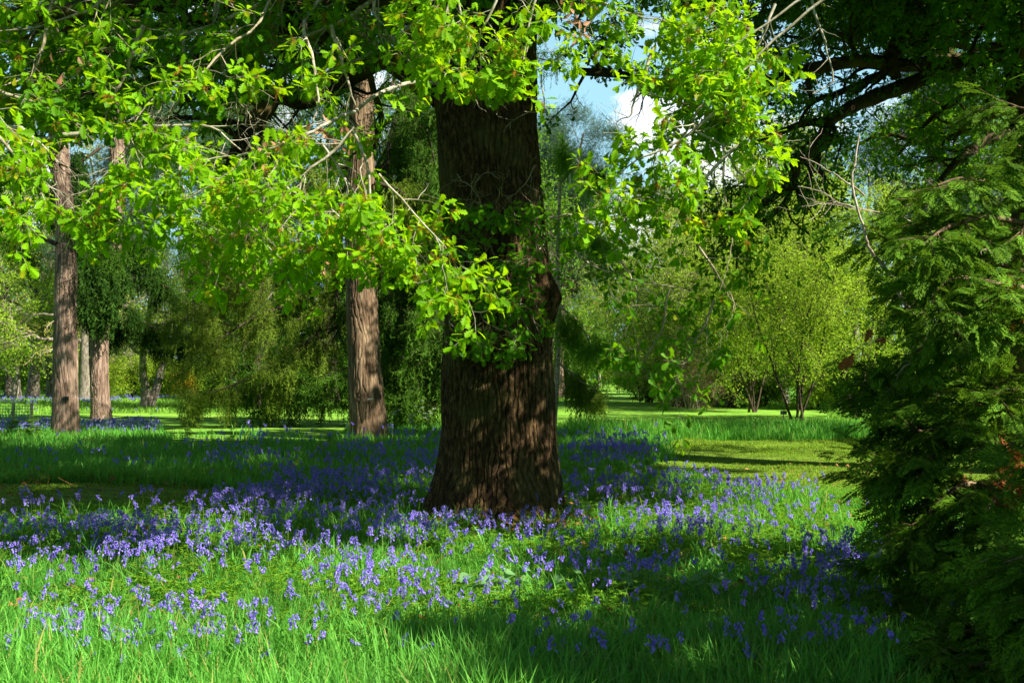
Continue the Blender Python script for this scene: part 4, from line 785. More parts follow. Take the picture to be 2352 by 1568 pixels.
GEN = {
 'pale': lambda: gen_tree(1, 9, .24, 2, 10, .34, 55, 3.8, 6, 1.9, 6, .9, 'bg_olive', 'grey_bark', .10, 3, .02, .24, .22, bow=1.5),
 'yellowing': lambda: gen_tree(2, 17, .50, 1, 16, .22, 68, 6.0, 7, 2.4, 6, 1.0, 'bg_yellow', 'grey_bark', .16, 2, .03, .24),
 'thicket': lambda: gen_tree(3, 7, .032, 11, 8, .03, 38, 2.4, 5, 1.2, 5, .7, 'bg_light', 'dark_bark', .085, 3, .01, .16, spread=.35),
 'shoots': lambda: gen_tree(4, 6.4, .045, 5, 9, .12, 34, 2.6, 6, 1.3, 6, .7, 'bg_light', 'dark_bark', .085, 4, -.04, .14, spread=.28),
 'broad': lambda: gen_tree(5, 16, .4, 1, 18, .14, 62, 5.2, 7, 2.2, 6, 1.1, 'bg_mid', 'dark_bark', .20, 3, .02, .2),
 'light': lambda: gen_tree(6, 15, .3, 1, 18, .12, 58, 4.6, 7, 2.0, 6, 1.0, 'bg_light', 'grey_bark', .18, 3, .02, .2),
 'olive': lambda: gen_tree(7, 16, .3, 1, 20, .10, 66, 4.4, 7, 2.0, 6, 1.0, 'bg_olive', 'grey_bark', .18, 3, .04, .2),
 'orange': lambda: gen_tree(8, 11, .25, 1, 18, .12, 60, 3.4, 6, 1.6, 5, .9, 'bg_orange', 'grey_bark', .18, 3, .02, .2),
 'pine': lambda: gen_tree(9, 22, .4, 1, 30, .40, 76, 4.4, 9, 1.7, 7, .8, 'pine_blue', 'conifer_bark', .42, 4, -.02, .18, tmpl=TWIGLET[0]),
 'darkcon': lambda: gen_tree(10, 17, .35, 1, 34, .05, 92, 4.0, 7, 1.5, 5, .8, 'spruce', 'dark_bark', .5, 2, .04, .12, tmpl=TWIGLET[1]),
 'bush': lambda: gen_tree(11, 2.6, .05, 7, 7, .1, 50, 1.3, 5, .7, 5, .4, 'bg_mid', 'dark_bark', .11, 3, .0, .2, spread=.5),
 'lightbush': lambda: gen_tree(12, 2.2, .04, 8, 7, .1, 48, 1.1, 5, .6, 5, .4, 'bg_light', 'dark_bark', .10, 3, .0, .2, spread=.5),
 'straw': lambda: gen_tree(13, 3.4, .03, 7, 5, .2, 40, 1.3, 4, .8, 3, .5, 'straw', 'dead_wood', .26, 1, .12, .16, spread=.4, tmpl=TWIGLET[2]),
 'gorse': lambda: gen_tree(14, 2.0, .05, 7, 7, .1, 50, 1.0, 5, .6, 4, .4, 'yellow_flower', 'dark_bark', .10, 2, .0, .2, spread=.5),
}
def at(px, D): return (px - 1176) / F * D, D
def PT(kind, name, px, D, label, s=1., rz=0., **kw): x, y = at(px, D); return put(kind, name, x, y, label, s, rz, **kw)
PT('pale', 'twisted_tree', 342, 52, 'pale twisted half bare tree with forked grey stem on the far lawn', 1., 0.5)
PT('yellowing', 'broadleaf_tree', 76, 80, 'thick pale grey tree with twisted bare limbs at far left', .95, 1.0)
PT('yellowing', 'broadleaf_tree', 430, 95, 'yellowish budding tree rising behind the pale twisted tree', 1.0, 3.0)
PT('yellowing', 'broadleaf_tree', -90, 100, 'yellowish budding tree beyond the far left edge', 1.1, 4.4)
PT('shoots', 'shrub_tree', 1830, 32, 'airy light green shrub tree with many upright dark stems on the right lawn', 1.0, .4)
PT('shoots', 'shrub_tree', 1960, 36, 'light green upright shrub half hidden behind the feathery conifer', 1.15, 2.4)
PT('shoots', 'shrub_tree', 1730, 45, 'light green upright shrub behind the airy shrub tree', 1.1, 4.0)
PT('thicket', 'shrub_tree', 1560, 54, 'bushy twiggy olive thicket beside the grass ride', 1.45, .0)
PT('thicket', 'shrub_tree', 1680, 50, 'olive twiggy thicket right of the bushy one', 1.45, 2.0)
PT('thicket', 'shrub_tree', 1490, 62, 'olive twiggy bush nearest the right side of the grass ride', 1.35, 4.0)
PT('straw', 'dead_shrub', 1585, 49, 'dry straw brown sprays in front of the olive thicket', .9, 1.0)
PT('bush', 'bush', 1475, 70, 'low dark bush at the right corner of the ride', 1.1, 0.)
PT('lightbush', 'bush', 1305, 85, 'low light green bush left of the ride', 1.3, 1.)
# second row
for k, (kind, px, D, lab, s_) in enumerate([('olive', 1660, 55, 'tall olive green tree above the twiggy thicket', .95), ('light', 1800, 58, 'fresh light green tree behind the airy shrub tree', .9), ('olive', 1960, 60, 'tall olive tree behind the feathery conifer', 1.05), ('light', 2120, 62, 'light green tree far right behind the conifer sprays', 1.),
        ('olive', 1215, 84, 'olive tree half hidden behind the oak trunk', 1.15), ('orange', 1375, 215, 'golden orange spring tree at the end of the ride', 1.9), ('light', 1262, 110, 'pale green tree left of the golden tree', 1.0), ('light', 1575, 90, 'pale green tree right of the ride end', 1.25), ('pine', 1285, 75, 'blue green pine against the sky right of the oak', .95),
        ('darkcon', 1560, 110, 'dark conifer spire far behind the twiggy thicket', 1.2), ('light', 1420, 235, 'pale green tree high behind the end of the ride', 2.0), ('light', 1470, 170, 'pale green tree on the right side of the far ride', 1.6), ('light', 1310, 180, 'pale green tree on the left side of the far ride', 1.6), ('light', 1610, 75, 'pale green tree rising behind the olive thicket', 1.1), ('darkcon', 590, 50, 'dark conifer filling the gap behind the mossy oak limb', 1.3), ('olive', 300, 105, 'olive tree far behind the hanging dark foliage of the pink trunk', 1.7), ('olive', 1655, 72, 'tall olive tree against the sky above the airy shrub tree', 1.4), ('broad', 1780, 66, 'tall mid green tree behind the crooked black limb', 1.35), ('pine', 1240, 80, 'blue green pine mostly hidden by the oak trunk', .95), ('pine', 2115, 48, 'tall bare stemmed pine behind the right oak', .95), ('broad', 2250, 50, 'mid green broad tree at far right', 1.), ('broad', 2450, 42, 'mid green broad tree beyond the right edge', 1.), ('broad', 2560, 24, 'broad tree behind the right oak trunk, added to shade the lawn', .8), ('light', 40, 72, 'light green tree left of the thick grey tree', 1.), ('yellowing', 200, 70, 'yellowish tree filling the gap between the two left trunks', .9), ('broad', 90, 120, 'broad green tree farthest at left', 1.6), ('olive', 25, 88, 'olive tree behind the thick grey tree at far left', 1.3), ('light', 120, 76, 'light green tree between the far left trees', 1.1), ('broad', 420, 115, 'broad green tree far behind the left lawn', 1.6),  # broad tree past the right edge is added to throw a shadow band
        ('olive', 640, 75, 'olive tree behind the weeping boughs', 1.1), ('light', 540, 68, 'light green tree between the weeping boughs and pale twisted tree', .8), ('light', 230, 85, 'light green tree behind the pink trunk', .95), ('broad', 760, 62, 'mid green tree behind the tall brown trunk', 1.2), ('olive', 330, 110, 'olive tree at the back of the left lawn', 1.25),
        ('broad', 150, 105, 'mid green tree at the back of the far left lawn', 1.3), ('broad', 1150, 70, 'mid green tree hidden behind the oak', 1.2), ('darkcon', 980, 50, 'dark conifer behind the weeping one', 1.1), ('broad', 1900, 85, 'broad mid green tree high behind the shrubs', 1.3), ('olive', 1740, 90, 'olive tree high behind the shrubs', 1.35),
        ('light', -60, 60, 'light green tree outside the left edge', 1.), ('pine', 560, 90, 'tall pine over the weeping boughs', 1.1), ('pine', 230, 70, 'tall pine above the far left lawn', 1.1), ('broad', 900, 90, 'broad tree far behind the tall brown trunk', 1.5), ('olive', 2330, 75, 'olive tree at the far right back', 1.3)]):
    PT(kind, 'pine_tree' if kind == 'pine' else 'conifer_tree' if kind == 'darkcon' else 'broadleaf_tree', px, D, lab, s_, 1.7 * k)
# low bushes closing the view under the crowns
BG = [('bush', 20, 90), ('bush', 130, 95), ('lightbush', 215, 75), ('lightbush', 300, 80), ('gorse', 425, 74), ('lightbush', 390, 82), ('lightbush', 470, 85), ('bush', 560, 80), ('bush', 650, 72), ('lightbush', 740, 78), ('bush', 820, 70), ('lightbush', 900, 75),
      ('bush', 1545, 60), ('lightbush', 1640, 60), ('bush', 1750, 56), ('lightbush', 1880, 48), ('bush', 2000, 48), ('bush', 2150, 46), ('lightbush', 2280, 44), ('lightbush', 1425, 232), ('bush', 1385, 228), ('lightbush', 1280, 80), ('bush', -60, 85)]
LB = {20: 'round dark bush at the far left behind the grey trunk', 130: 'dark bush behind the purplish shaded trunk', 215: 'light bush behind the pink sunlit trunk', 300: 'light green bush left of the pale twisted tree', 425: 'yellow flowering bush right of the pale twisted tree', 390: 'light green bush behind the pale twisted tree', 470: 'light green bush behind the yellow flowering bush',
      560: 'green bush under the tips of the weeping boughs', 650: 'green bush under the middle of the weeping boughs', 740: 'light green bush left of the tall brown trunk', 820: 'dark bush hidden by the tall brown trunk', 900: 'light bush between the brown trunk and the oak', 1545: 'dark bush under the olive thicket', 1640: 'light bush right of the dry shrub', 1750: 'dark bush left of the airy shrub tree',
      1880: 'light bush right of the airy shrub tree', 2000: 'dark bush at the edge of the feathery conifer', 2150: 'dark bush behind the feathery conifer', 2280: 'light bush at the right edge behind the conifer', 1425: 'light bush at the far end of the ride', 1385: 'dark bush closing the far end of the ride', 1280: 'light bush directly right of the oak trunk', -60: 'dark bush outside the left edge'}
for k, (kind, px, D) in enumerate(BG): PT(kind, 'bush', px, D, LB[px], .8 if kind == 'gorse' else 2. if D > 200 else 1.25 if D > 60 else 1., 2.1 * k, cat='bush')

# far wood and an unseen ring behind, added to cut sky light, one mass
fa = Acc(); r = np.random.default_rng(5)
for k in range(235):
    a = r.uniform(-1.0, 1.0); D = r.uniform(170, 330); x = D * np.tan(a * .75)
    if k >= 150: a = np.radians(r.uniform(50, 310)); dd = r.uniform(42, 75); x, D = dd * np.sin(a), dd * np.cos(a)
    if k < 150 and abs(x / D - (1398 - 1176) / F) < .018 and D < 260: continue
    h = r.uniform(16, 27) if k < 150 else r.uniform(13, 20); n = 520; u = r.normal(size=(n, 3)); u = unit(u) * r.uniform(.5, 1, (n, 1)) ** .4; p = np.array([x, D, h * .5]) + u * [h * .38, h * .38, h * .5]
    p += (fbm(p * .35, 2, k)[:, None] - .5) * 3; place(fa, LITTLE, p, r.normal(size=(n, 3)), u + .6 * r.normal(size=(n, 3)), r.uniform(.8, 1.7, n))
    tubes(fa, np.array([[x, D, -.2], [x, D, h * .5]]), np.array([.4, .2]), 6)
o = fa.build('far_wood', M['bg_mid']); tag(o, 'mass of woodland trees closing the horizon, with an unseen ring added behind the camera', 'woodland', kind='stuff')

# ------------------------------------------------------------------ grass
def blades(acc, x, y, h, wd, bend, r, z0=None):
    n = len(x)
    if n == 0: return
    z = hz(x, y) if z0 is None else z0
    a = r.uniform(0, 2 * np.pi, n); hd = np.stack([np.cos(a), np.sin(a)], 1); a2 = a + np.pi / 2 + .5 * r.normal(size=n); sd_ = np.stack([np.cos(a2), np.sin(a2)], 1)
    S = np.array([0, .38, .72, 1.]); W = np.array([.75, 1, .7, 0])
    V = np.empty((n, 7, 3)); k = 0
    for i_, s_ in enumerate(S):
        cx = x + hd[:, 0] * bend * h * s_ ** 2; cy = y + hd[:, 1] * bend * h * s_ ** 2; cz = z + h * (s_ - .45 * np.minimum(bend, 1.1) * s_ ** 2.6) - (.03 if s_ == 0 else 0)
        if s_ < 1:
            ww = wd * W[i_] * .5
            V[:, k] = np.stack([cx - sd_[:, 0] * ww, cy - sd_[:, 1] * ww, cz], 1); V[:, k + 1] = np.stack([cx + sd_[:, 0] * ww, cy + sd_[:, 1] * ww, cz], 1); k += 2
        else: V[:, 6] = np.stack([cx, cy, cz], 1)
    off = (np.arange(n) * 7)[:, None]
    Q = np.concatenate([off + [0, 1, 3, 2], off + [2, 3, 5, 4]]); acc.add(V, Q, off + [4, 5, 6])
def scatter(n, y0, y1, r, pw=1., half=.56, ex=1.2):
    """positions in the wedge the camera can see (and a little more), thinner with distance"""
    u = r.random(n)
    if pw == 1.: y = y0 + (y1 - y0) * u
    else: y = (y0 ** (1 - pw + 1) + u * (y1 ** (2 - pw) - y0 ** (2 - pw))) ** (1 / (2 - pw))
    x = r.uniform(-1, 1, n) * (half * y + ex); return x, y
TRUNKS = [(P(1142, 1100, DO)[0], DO, .78), (t2b[0], 24.6, .5), (t1b[0], 26.5, .4), (t3b[0], 36, .45), (RO[0], 16, .8)]
def free(x, y):
    ok = np.ones(len(x), bool)
    for (a, b, c_) in TRUNKS: ok &= (x - a) ** 2 + (y - b) ** 2 > c_ ** 2
    return ok
r = np.random.default_rng(77)
ga = Acc()
for (n, y0, y1, h0, w0) in [(150000, 3.6, 8.2, .26, .0095), (190000, 6.5, 16, .17, .0095), (150000, 14, 32, .24, .017), (110000, 30, 75, .20, .04)]:
    if y0 == 30: tag(ga.build('meadow_grass', M['grass']), 'long bright green meadow grass between the bluebells', 'grass', kind='stuff'); ga = Acc()
    x, y = scatter(n, y0, y1, r); dn = fbm(np.stack([x * .8, y * .8, 0 * x], -1), 3, 20)
    ok = free(x, y) & ~onpath(x, y) & ~onlawn(x, y) & (r.random(n) < .45 + .9 * dn)
    ok &= ~((x - TRUNKS[0][0]) ** 2 + ((y - DO + .5) * 1.1) ** 2 < 1.25 ** 2) | (r.random(n) < .25)
    x, y, dn = x[ok], y[ok], dn[ok]; n = len(x)
    hh = h0 * (.35 + 1.05 * r.random(n) ** 1.4) * (.55 + .9 * dn)
    fg = np.clip((6.5 + 1.2 * (fbm(np.stack([x * 1.3, y * 1.3, 0 * x], -1), 2, 66) - .5) * 2 - y) / .7, 0, 1) * np.clip((.9 - x) / 1.0, .5, 1); hh = hh * np.where(y < 8.2, .5 + .7 * fg, 1)
    blades(ga, x, y, hh, w0 * r.uniform(.6, 1.3, n), np.abs(r.normal(size=n)) * .45 + .12, r)
tag(ga.build('meadow_grass', M['grass_far']), 'paler sunlit grass of the far meadow beyond the paths', 'grass', kind='stuff'); ga = Acc()
# tussocks
for k in range(420):
    x0, y0 = scatter(1, 4.5, 26, r)
    if onpath(x0, y0)[0] or not free(x0, y0)[0]: continue
    m_ = r.integers(25, 60); sx = .05 + .004 * y0[0]
    x = x0 + r.normal(size=m_) * sx; y = y0 + r.normal(size=m_) * sx; blades(ga, x, y, r.uniform(.2, .42, m_) * r.uniform(.8, 1.1), np.full(m_, .007 + .0005 * y0[0]) * r.uniform(.7, 1.3, m_), r.uniform(.2, 1.0, m_), r)
# edge of the long grass behind the right path
x, y = scatter(26000, 24.6, 29, r); ok = (x > 1.5) & ~onpath(x, y); x, y = x[ok], y[ok]; blades(ga, x, y, r.uniform(.25, .6, len(x)), np.full(len(x), .016), r.uniform(.1, .5, len(x)), r)
tag(ga.build('meadow_grass', M['grass']), 'taller tussocks and long edge grass standing above the meadow', 'grass', kind='stuff')
ga = Acc(); x, y = scatter(300000, 10.5, 28, r); ok = onpath(x, y); x, y = x[ok], y[ok]
blades(ga, x, y, r.uniform(.015, .05, len(x)) * (.5 + 2.2 * fbm(np.stack([x * 1.6, y * 1.6, 0 * x], -1), 3, 71) ** 1.5), np.full(len(x), .009) * (y / 14), r.uniform(.2, .9, len(x)), r)
tag(ga.build('mown_grass', M['grass_yellow']), 'short yellowish mown grass covering the paths', 'grass', kind='stuff')
# low leafy herbs among the grass
ha = Acc(); x, y = scatter(60000, 5.2, 16, r); dn = fbm(np.stack([x * .9, y * .9, 0 * x], -1), 3, 31); ok = free(x, y) & ~onpath(x, y) & (dn > .40) & (y > 5.9 + .5 * np.sin(x * 2)); x, y = x[ok], y[ok]
n = len(x); hgt = r.uniform(.03, .22, n) * r.uniform(.5, 1, n); rep = 7; idx = np.repeat(np.arange(n), rep); ph = np.tile(np.arange(rep), n) * 2 * np.pi / rep + r.uniform(0, 6, n)[idx]
f = np.stack([np.cos(ph), np.sin(ph), .25 + .3 * r.normal(size=len(ph))], 1)
place(ha, LITTLE, np.stack([x[idx], y[idx], hz(x, y)[idx] + hgt[idx]], 1), f, UP + .3 * r.normal(size=f.shape), r.uniform(.018, .045, len(idx)), 0, .6)
tag(ha.build('undergrowth', M['herb']), 'low whorled yellow green herbs spreading through the grass', 'undergrowth', kind='stuff')

# ------------------------------------------------------------------ bluebells
def bell(nside, flare=True):
    rg = [(.0, .003), (.007, .0055), (.017, .0052), (.023, .0095)] if flare else [(.0, .003), (.010, .0065), (.024, .0085)]
    th = np.arange(nside) * 2 * np.pi / nside; V = np.concatenate([np.stack([np.cos(th) * b_, np.full(nside, a_), np.sin(th) * b_], 1) for a_, b_ in rg]); Q = []
    for i_ in range(len(rg) - 1):
        for j_ in range(nside): Q.append([i_ * nside + j_, i_ * nside + (j_ + 1) % nside, (i_ + 1) * nside + (j_ + 1) % nside, (i_ + 1) * nside + j_])
    return V, np.array(Q), None
BELL6, BELL4 = bell(6), bell(4, False)
def bluebell_parts(seed, lod=0):
    r = np.random.default_rng(seed); hh = r.uniform(.27, .42); st = spline(np.array([[0, 0, -.02], [.006, 0, hh * .5], [.014, 0, hh * .8], [.028, 0, hh * .94], [.05, 0, hh]]), 9 if lod == 0 else 6)
    sa, fa_ = Acc(), Acc(); tubes(sa, st, np.linspace(.0032, .0016, len(st)), 5 if lod == 0 else 3)
    nb = r.integers(8, 14); t = np.linspace(.50 + .14 * r.random(), 1., nb); s_ = t * (len(st) - 1); i_ = np.minimum(s_.astype(int), len(st) - 2); f_ = (s_ - i_)[:, None]
    p = st[i_] * (1 - f_) + st[i_ + 1] * f_; a = r.normal(size=nb) * 1.3; d = np.stack([np.cos(a), np.sin(a), -.5 - 1.3 * r.random(nb)], 1); q = p + unit(d * [1, 1, .1]) * r.uniform(.006, .016, (nb, 1))
    place(fa_, BELL6 if lod == 0 else BELL4, q, d, r.normal(size=(nb, 3)), np.linspace(1.05, .6, nb) * r.uniform(.8, 1.15, nb))
    if lod == 0:
        ped = np.stack([p, (p + q) / 2 + [0, 0, .004], q], 1); tubes(sa, ped, np.full((nb, 3), .0012), 3)
    return sa, fa_
def bdens(x, y):
    """how thick the flowers stand, from where their heads show in the photograph"""
    u, v = proj(np.stack([x, y, np.full(len(x), .3)], 1)); d = np.zeros(len(x))
    for (cx, cy, sx, sy, w_) in [(200, 1230, 330, 60, 1.), (100, 1370, 220, 50, .6), (420, 1400, 260, 50, .45), (700, 1130, 250, 45, 1.), (640, 1200, 160, 40, .8), (780, 1300, 250, 60, .6), (560, 1390, 260, 45, .5),
                                 (930, 1180, 110, 70, 1.), (850, 1060, 190, 35, 1.), (1420, 1035, 150, 22, 1.4), (1380, 1150, 170, 60, 1.), (1620, 1130, 150, 40, 1.3), (1780, 1150, 120, 40, .6), (1250, 1230, 140, 55, 1.), (1450, 1240, 150, 60, .9), (1570, 1210, 120, 35, .9),
                                 (1080, 1310, 200, 70, .7), (1330, 1380, 180, 70, .55), (1750, 1270, 140, 40, .5), (1950, 1270, 140, 35, .8), (2150, 1270, 150, 35, .6), (1150, 1430, 260, 60, .22), (600, 1050, 120, 40, .4), (300, 1080, 250, 40, .15), (2100, 1050, 100, 30, .4), (1850, 1440, 250, 60, .15), (120, 1450, 160, 40, .35), (500, 1400, 500, 70, .30), (1200, 1370, 420, 80, .42), (1700, 1340, 300, 80, .28), (350, 1300, 350, 60, .45), (880, 1420, 200, 40, .35)]:
        d = np.maximum(d, w_ * np.exp(-.5 * (((u - cx) / sx) ** 2 + ((v - cy) / sy) ** 2) ** 1.3))
    return d
r = np.random.default_rng(91)
x, y = scatter(75000, 4.8, 26, r); dn = fbm(np.stack([x * 1.1, y * 1.1, 0 * x], -1), 3, 55); ok = free(x, y) & ~onpath(x, y) & (r.random(len(x)) < bdens(x, y) * np.clip((dn - .42) * 5.0, .22, 1.05) * .40 * (1 + .15 * (y < 7.6)) * np.where((x - TRUNKS[0][0] - .2) ** 2 + (y - DO + .75) ** 2 < .95 ** 2, .15, 1))
x, y = x[ok], y[ok]; o_ = np.argsort(y); x, y = x[o_], y[o_]
u, v = proj(np.stack([x, y, np.full(len(x), .3)], 1)); vis = (u > 10) & (u < 2340) & (v < 1540) & ~((u > 1900) & (v > 1330))
near = np.nonzero(vis)[0][:290]; rest = np.setdiff1d(np.arange(len(x)), near)
print('bluebells', len(x), 'nearest to', y[near].max())
NV = 6; bproto = []
for k in range(NV):
    sa, fa_ = bluebell_parts(k); bproto.append((sa, fa_))
meshes = None; protos = {}
def bb_label(u, v):
    if u < 420: return 'violet bluebell in the sunny clump at the near left' if v > 1330 else 'violet bluebell in the shaded band at the left'
    if u < 820: return 'violet bluebell at the edge of the tall sunlit grass, left of centre' if v > 1340 else 'violet bluebell in the dark patch left of the oak'
    if u < 1280: return 'violet bluebell in the bright patch in front of the oak' if v < 1400 else 'violet bluebell in long grass nearest the camera, centre'
    if u < 1640: return 'deep blue bluebell in the dim grass right of centre' if v > 1330 else 'violet bluebell among broad leaves right of the oak base'
    return 'deep blue bluebell in shade beside the feathery conifer'
for c_, i_ in enumerate(near):
    k = c_ % NV; loc = (x[i_], y[i_], float(hz(x[i_:i_ + 1], y[i_:i_ + 1])[0])); lab = bb_label(u[i_], v[i_])
    if k not in protos:
        e = empty('bluebell', loc, lab, 'flower', 'bluebells nearest the camera'); bproto[k][0].build('stem', M['stem'], e, smooth=True); bproto[k][1].build('flower_head', M['bluebell'], e); protos[k] = e
    else: e = copy_tree(protos[k]); e.location = loc; e['label'] = lab
    e.rotation_euler = (r.normal() * .12, r.normal() * .12, r.uniform(0, 6.28)); s_ = r.uniform(.62, .90); e.scale = (s_, s_, s_)
# the thousands behind them: one object
ba = Acc(); lods = [bluebell_parts(50 + k, 1) for k in range(8)]
kk = r.integers(0, 8, len(rest)); yaw = r.uniform(0, 6.28, len(rest)); hzr = hz(x[rest], y[rest])
for k in range(8):
    m_ = kk == k; n = m_.sum()
    pos = np.stack([x[rest][m_], y[rest][m_], hzr[m_]], 1); fw = np.stack([np.cos(yaw[m_]), np.sin(yaw[m_]), 0 * yaw[m_]], 1); nr = np.tile(UP, (n, 1)) + .13 * r.normal(size=(n, 3)); fat = .82 + np.clip((y[rest][m_] - 9) / 18, 0, 1) * .4
    for part, mi in ((lods[k][0], 0), (lods[k][1], 1)):
        TV = np.concatenate(part.V); TQ = np.concatenate(part.Q); place(ba, (TV, TQ, None), pos, fw, nr, fat, mi)
q = np.repeat(np.arange(len(x)), 3); q = q[y[q] < 13]; la = Acc(); blades(la, x[q] + r.normal(size=len(q)) * .02, y[q] + r.normal(size=len(q)) * .02, r.uniform(.12, .24, len(q)), np.full(len(q), .012), r.uniform(.6, 1.3, len(q)), r)
tag(la.build('bluebell_leaves', M['strap']), 'arching strap leaves of the bluebells low in the grass', 'leaves', kind='stuff')
tag(ba.build('bluebell_mass', [M['stem'], M['bluebell']]), 'sheet of many more bluebells spreading back round the oak and the path', 'bluebells', kind='stuff')
# bluish haze of flowers far left
ba = Acc()
n = 9000; x = r.uniform(-24, -6, n); y = r.uniform(26, 46, n); uu, vv = proj(np.stack([x, y, 0 * x + .25], 1)); d = np.maximum(np.exp(-.5 * (((uu - 150) / 260) ** 2 + ((vv - 965) / 10) ** 2)), .8 * np.exp(-.5 * (((uu - 430) / 60) ** 2 + ((vv - 975) / 9) ** 2)))
ok = (r.random(n) < d) & ~onlawn(x, y) & free(x, y); x, y = x[ok], y[ok]; pos = np.repeat(np.stack([x, y, hz(x, y) + .22], 1), 4, 0); pos += r.normal(size=pos.shape) * [.02, .02, .05]
place(ba, BELL4, pos, np.tile([0, 0, -1.], (len(pos), 1)) + .5 * r.normal(size=pos.shape), r.normal(size=pos.shape), np.full(len(pos), 1.8))
n = 1800; x = r.uniform(-48, -24, n); y = r.uniform(55, 80, n); ok = r.random(n) < .5; x, y = x[ok], y[ok]; pos = np.repeat(np.stack([x, y, hz(x, y) + .22], 1), 3, 0); pos += r.normal(size=pos.shape) * [.05, .05, .05]
place(ba, BELL4, pos, np.tile([0, 0, -1.], (len(pos), 1)) + .5 * r.normal(size=pos.shape), r.normal(size=pos.shape), np.full(len(pos), 3.0))
tag(ba.build('bluebell_mass', M['bluebell_far']), 'pale blue drift of bluebells beyond the left trunks', 'bluebells', kind='stuff')

# ------------------------------------------------------------------ cow parsley, broad-leaved plants, litter, guard
def cow_parsley(seed, hgt, white=True):
    r = np.random.default_rng(seed); sa, la, wa = Acc(), Acc(), Acc(); main = walk(np.array([[0, 0, -.02]]), np.array([[.05, 0, 1.]]), np.array([hgt * .8]), 8, .03, 0, r); rad = np.linspace(.006, .003, 8)[None]; tubes(sa, main, rad, 5)
    t1, q1 = grow(main, rad, 6, .45, 1., 35, hgt * .35, 6, .06, -.06, r, .2, .3, .7); tubes(sa, t1, q1, 4)
    for tip in t1[:, -1]:
        m_ = 9; a = np.arange(m_) * 6.28 / m_; e_ = tip + np.stack([np.cos(a) * .035, np.sin(a) * .035, np.full(m_, .03)], 1); tubes(sa, np.stack([np.tile(tip, (m_, 1)), e_], 1), np.full((m_, 2), .0015), 3)
        p = np.repeat(e_, 7, 0) + r.normal(size=(m_ * 7, 3)) * .009; place(wa, LITTLE, p, r.normal(size=p.shape), UP + .2 * r.normal(size=p.shape), r.uniform(.01, .018, len(p)))
    p = np.repeat(main[0, 1:5], 16, 0); d = r.normal(size=p.shape) * [1, 1, .3]; place(la, FROND[1], p, d, UP + .3 * r.normal(size=p.shape), r.uniform(.12, .26, len(p)) * hgt)
    return sa, la, wa
CPL = [(930, 985, .95, 1, 'tallest white flowered cow parsley between brown trunk and oak'), (960, 995, .8, 1, 'white cow parsley close against the left side of the oak'), (905, 1000, .7, 1, 'short white cow parsley at the foot of the brown trunk'), (985, 1000, .65, 1, 'small white cow parsley half behind the oak'), (945, 1010, .6, 1, 'low white cow parsley in front of the others'),
       (25, 1010, 1.0, 0, 'dark seeded cow parsley at the far left edge'), (65, 1010, 1.05, 0, 'dark tall cow parsley just left of the purplish trunk'), (85, 1008, .7, 0, 'short dark cow parsley touching the purplish trunk'), (245, 1000, .55, 0, 'small dark cow parsley right of the purplish trunk'), (430, 1010, .6, 0, 'dark cow parsley before the left lawn'), (530, 1020, .5, 0, 'low dark cow parsley below the left lawn')]
for k, (px, py, h_, wh, lab) in enumerate(CPL):
    p = G(px, py); e = empty('cow_parsley', (p[0], p[1], float(hz(p[0], p[1]))), lab, 'wild flower', 'white cow parsley by the oak' if wh else 'dark cow parsley in the left meadow'); sa, la, wa_ = cow_parsley(200 + k, h_)
    sa.build('stem', M['stem'], e); la.build('leaf', M['bg_mid'], e); wa_.build('flower_head', M['white_flower'] if wh else M['spruce_olive'], e)
NET = [(1085, 1335, 'pale broad leaved plant left in the bright patch before the oak'), (1140, 1340, 'pale broad leaved plant beside the tall bluebell in front of the oak'), (1185, 1330, 'broad heart leaved plant at the right of the bright patch'), (1475, 1335, 'pale heart leaved plant among bluebells right of centre'), (1420, 1345, 'greyish broad leaved plant left of the other on the right'), (1630, 1335, 'broad leaved plant in the grass below the right path'), (1300, 1340, 'broad leaved plant in blue flowers below the oak')]
for k, (px, py, lab) in enumerate(NET):
    p = G(px, py + 40); r = np.random.default_rng(k + 400); e = empty('broadleaf_plant', (p[0], p[1], float(hz(p[0], p[1]))), lab, 'wild plant', 'broad leaved plants among the bluebells'); sa, la = Acc(), Acc()
    m_ = 9; a = np.arange(m_) * 2.4; z_ = .08 + .16 * np.arange(m_) / m_; d = np.stack([np.cos(a), np.sin(a), .15 + 0 * a], 1); b0 = np.stack([0 * a, 0 * a, z_ - .05], 1); tips = b0 + d * r.uniform(.04, .08, (m_, 1)) + [0, 0, .03]
    tubes(sa, np.array([[0, 0, -.02], [.005, 0, .1], [0, .005, .22]]), np.array([.004, .003, .002]), 5); tubes(sa, np.stack([b0, tips], 1), np.full((m_, 2), .0018), 4)
    place(la, HEART, tips, d + [0, 0, -.3], UP + d * .5 + [0, -.5, 0], r.uniform(.07, .11, m_)); sa.build('stem', M['stem'], e); la.build('leaf', M['herb_pale'], e)
fl = Acc(); r = np.random.default_rng(64); x, y = scatter(2600, 4.6, 17, r); ok = free(x, y); x, y = x[ok], y[ok]; n = len(x)
place(fl, OAKL, np.stack([x, y, hz(x, y) + r.uniform(.02, .12, n)], 1), r.normal(size=(n, 3)) * [1, 1, .4], UP + .6 * r.normal(size=(n, 3)), r.uniform(.05, .1, n))
q = r.random(n) < .12; tubes(fl, np.stack([np.stack([x[q], y[q], hz(x[q], y[q]) + .03], 1), np.stack([x[q] + .12 * r.normal(size=q.sum()), y[q] + .12 * r.normal(size=q.sum()), hz(x[q], y[q]) + .12 + .1 * r.random(q.sum())], 1)], 1), np.full((q.sum(), 2), .003), 4)
tag(fl.build('fallen_leaves', M['bark_chip']), 'scattered brown fallen leaves and twigs lying in the grass', 'leaves', kind='stuff')
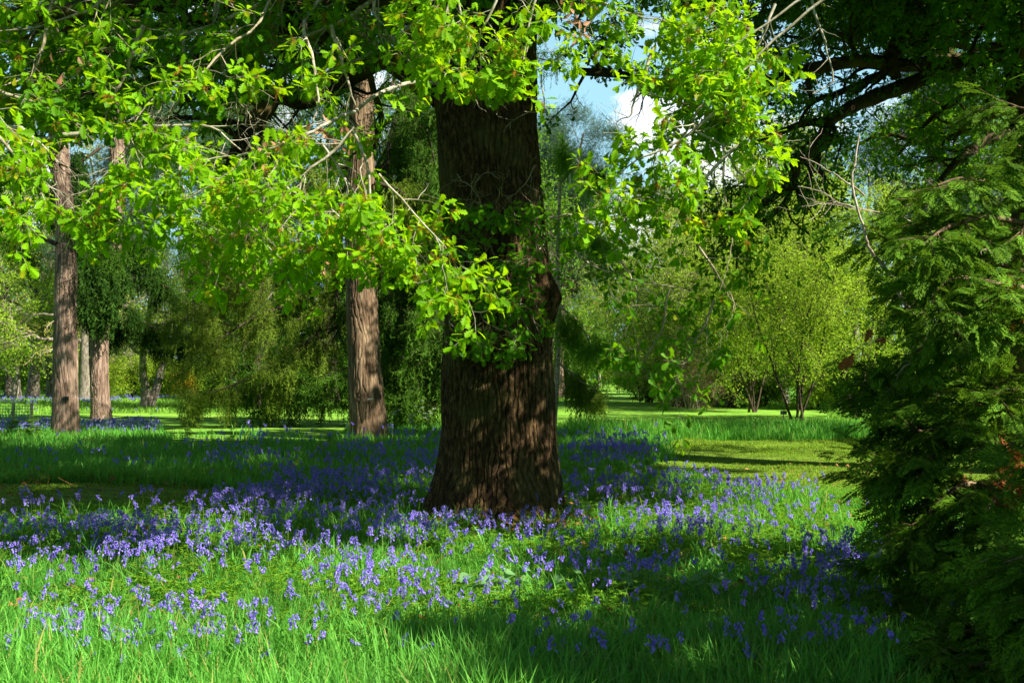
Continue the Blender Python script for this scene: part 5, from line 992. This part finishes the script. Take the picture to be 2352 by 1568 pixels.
# pale grass clump and bark litter at the foot of the oak
la = Acc(); r = np.random.default_rng(63); n = 700; a = r.uniform(-2.6, -.3, n); rr_ = .78 + np.abs(r.normal(size=n)) * .35; tx = TRUNKS[0][0]
p = np.stack([tx + .12 + np.cos(a) * rr_, DO + np.sin(a) * rr_, 0 * a + .02 + .03 * r.random(n)], 1); p[:, 2] += hz(p[:, 0], p[:, 1]); place(la, LITTLE, p, r.normal(size=p.shape) * [1, 1, .25], UP + .4 * r.normal(size=p.shape), r.uniform(.04, .14, n))
tag(la.build('bark_litter', M['bark_chip']), 'reddish bark flakes and dead leaves littered at the foot of the oak', 'litter', kind='stuff')
a = Acc(); p = G(1250, 1215); n = 70; x = p[0] + r.normal(size=n) * .05; y = p[1] + r.normal(size=n) * .05; blades(a, x, y, r.uniform(.18, .3, n), np.full(n, .011), r.uniform(.5, 1.3, n), r)
tag(a.build('grass_tuft', M['grass_yellow']), 'bright pale grass tuft at the right foot of the oak', 'grass')
# tree guard far left
p = G(30, 985); e = empty('tree_guard', (p[0], p[1], 0), 'small green netting guard on wooden posts at the far left', 'fence')
for dx in (-.55, 0, .55):
    a = Acc(); tubes(a, np.array([[dx, 0, -.1], [dx, 0, .4], [dx, 0, .78], [dx, 0, .8]]), np.array([.045, .045, .045, .01]), 8); a.build('post', M['post_wood'], e)
a = Acc()
for z_ in np.linspace(.08, .7, 8): tubes(a, np.array([[-.55, -.05, z_], [.55, -.05, z_]]), np.full(2, .008), 4)
for x_ in np.linspace(-.55, .55, 14): tubes(a, np.array([[x_, -.055, .08], [x_, -.055, .7]]), np.full(2, .008), 4)
a.build('netting', M['guard'], e)
# plant label under the airy shrub
p = G(1800, 985); e = empty('plant_label', (p[0], p[1], 0), 'small black plant label on a stake under the airy shrub tree', 'sign'); a = Acc(); box(a, (0, 0, .2), (.025, .012, .5)); a.build('stake', M['tag_dark'], e); a = Acc(); box(a, (0, -.014, .5), (.2, .012, .12)); box(a, (0, -.024, .5), (.16, .006, .08)); a.build('plate', M['tag_dark'], e)
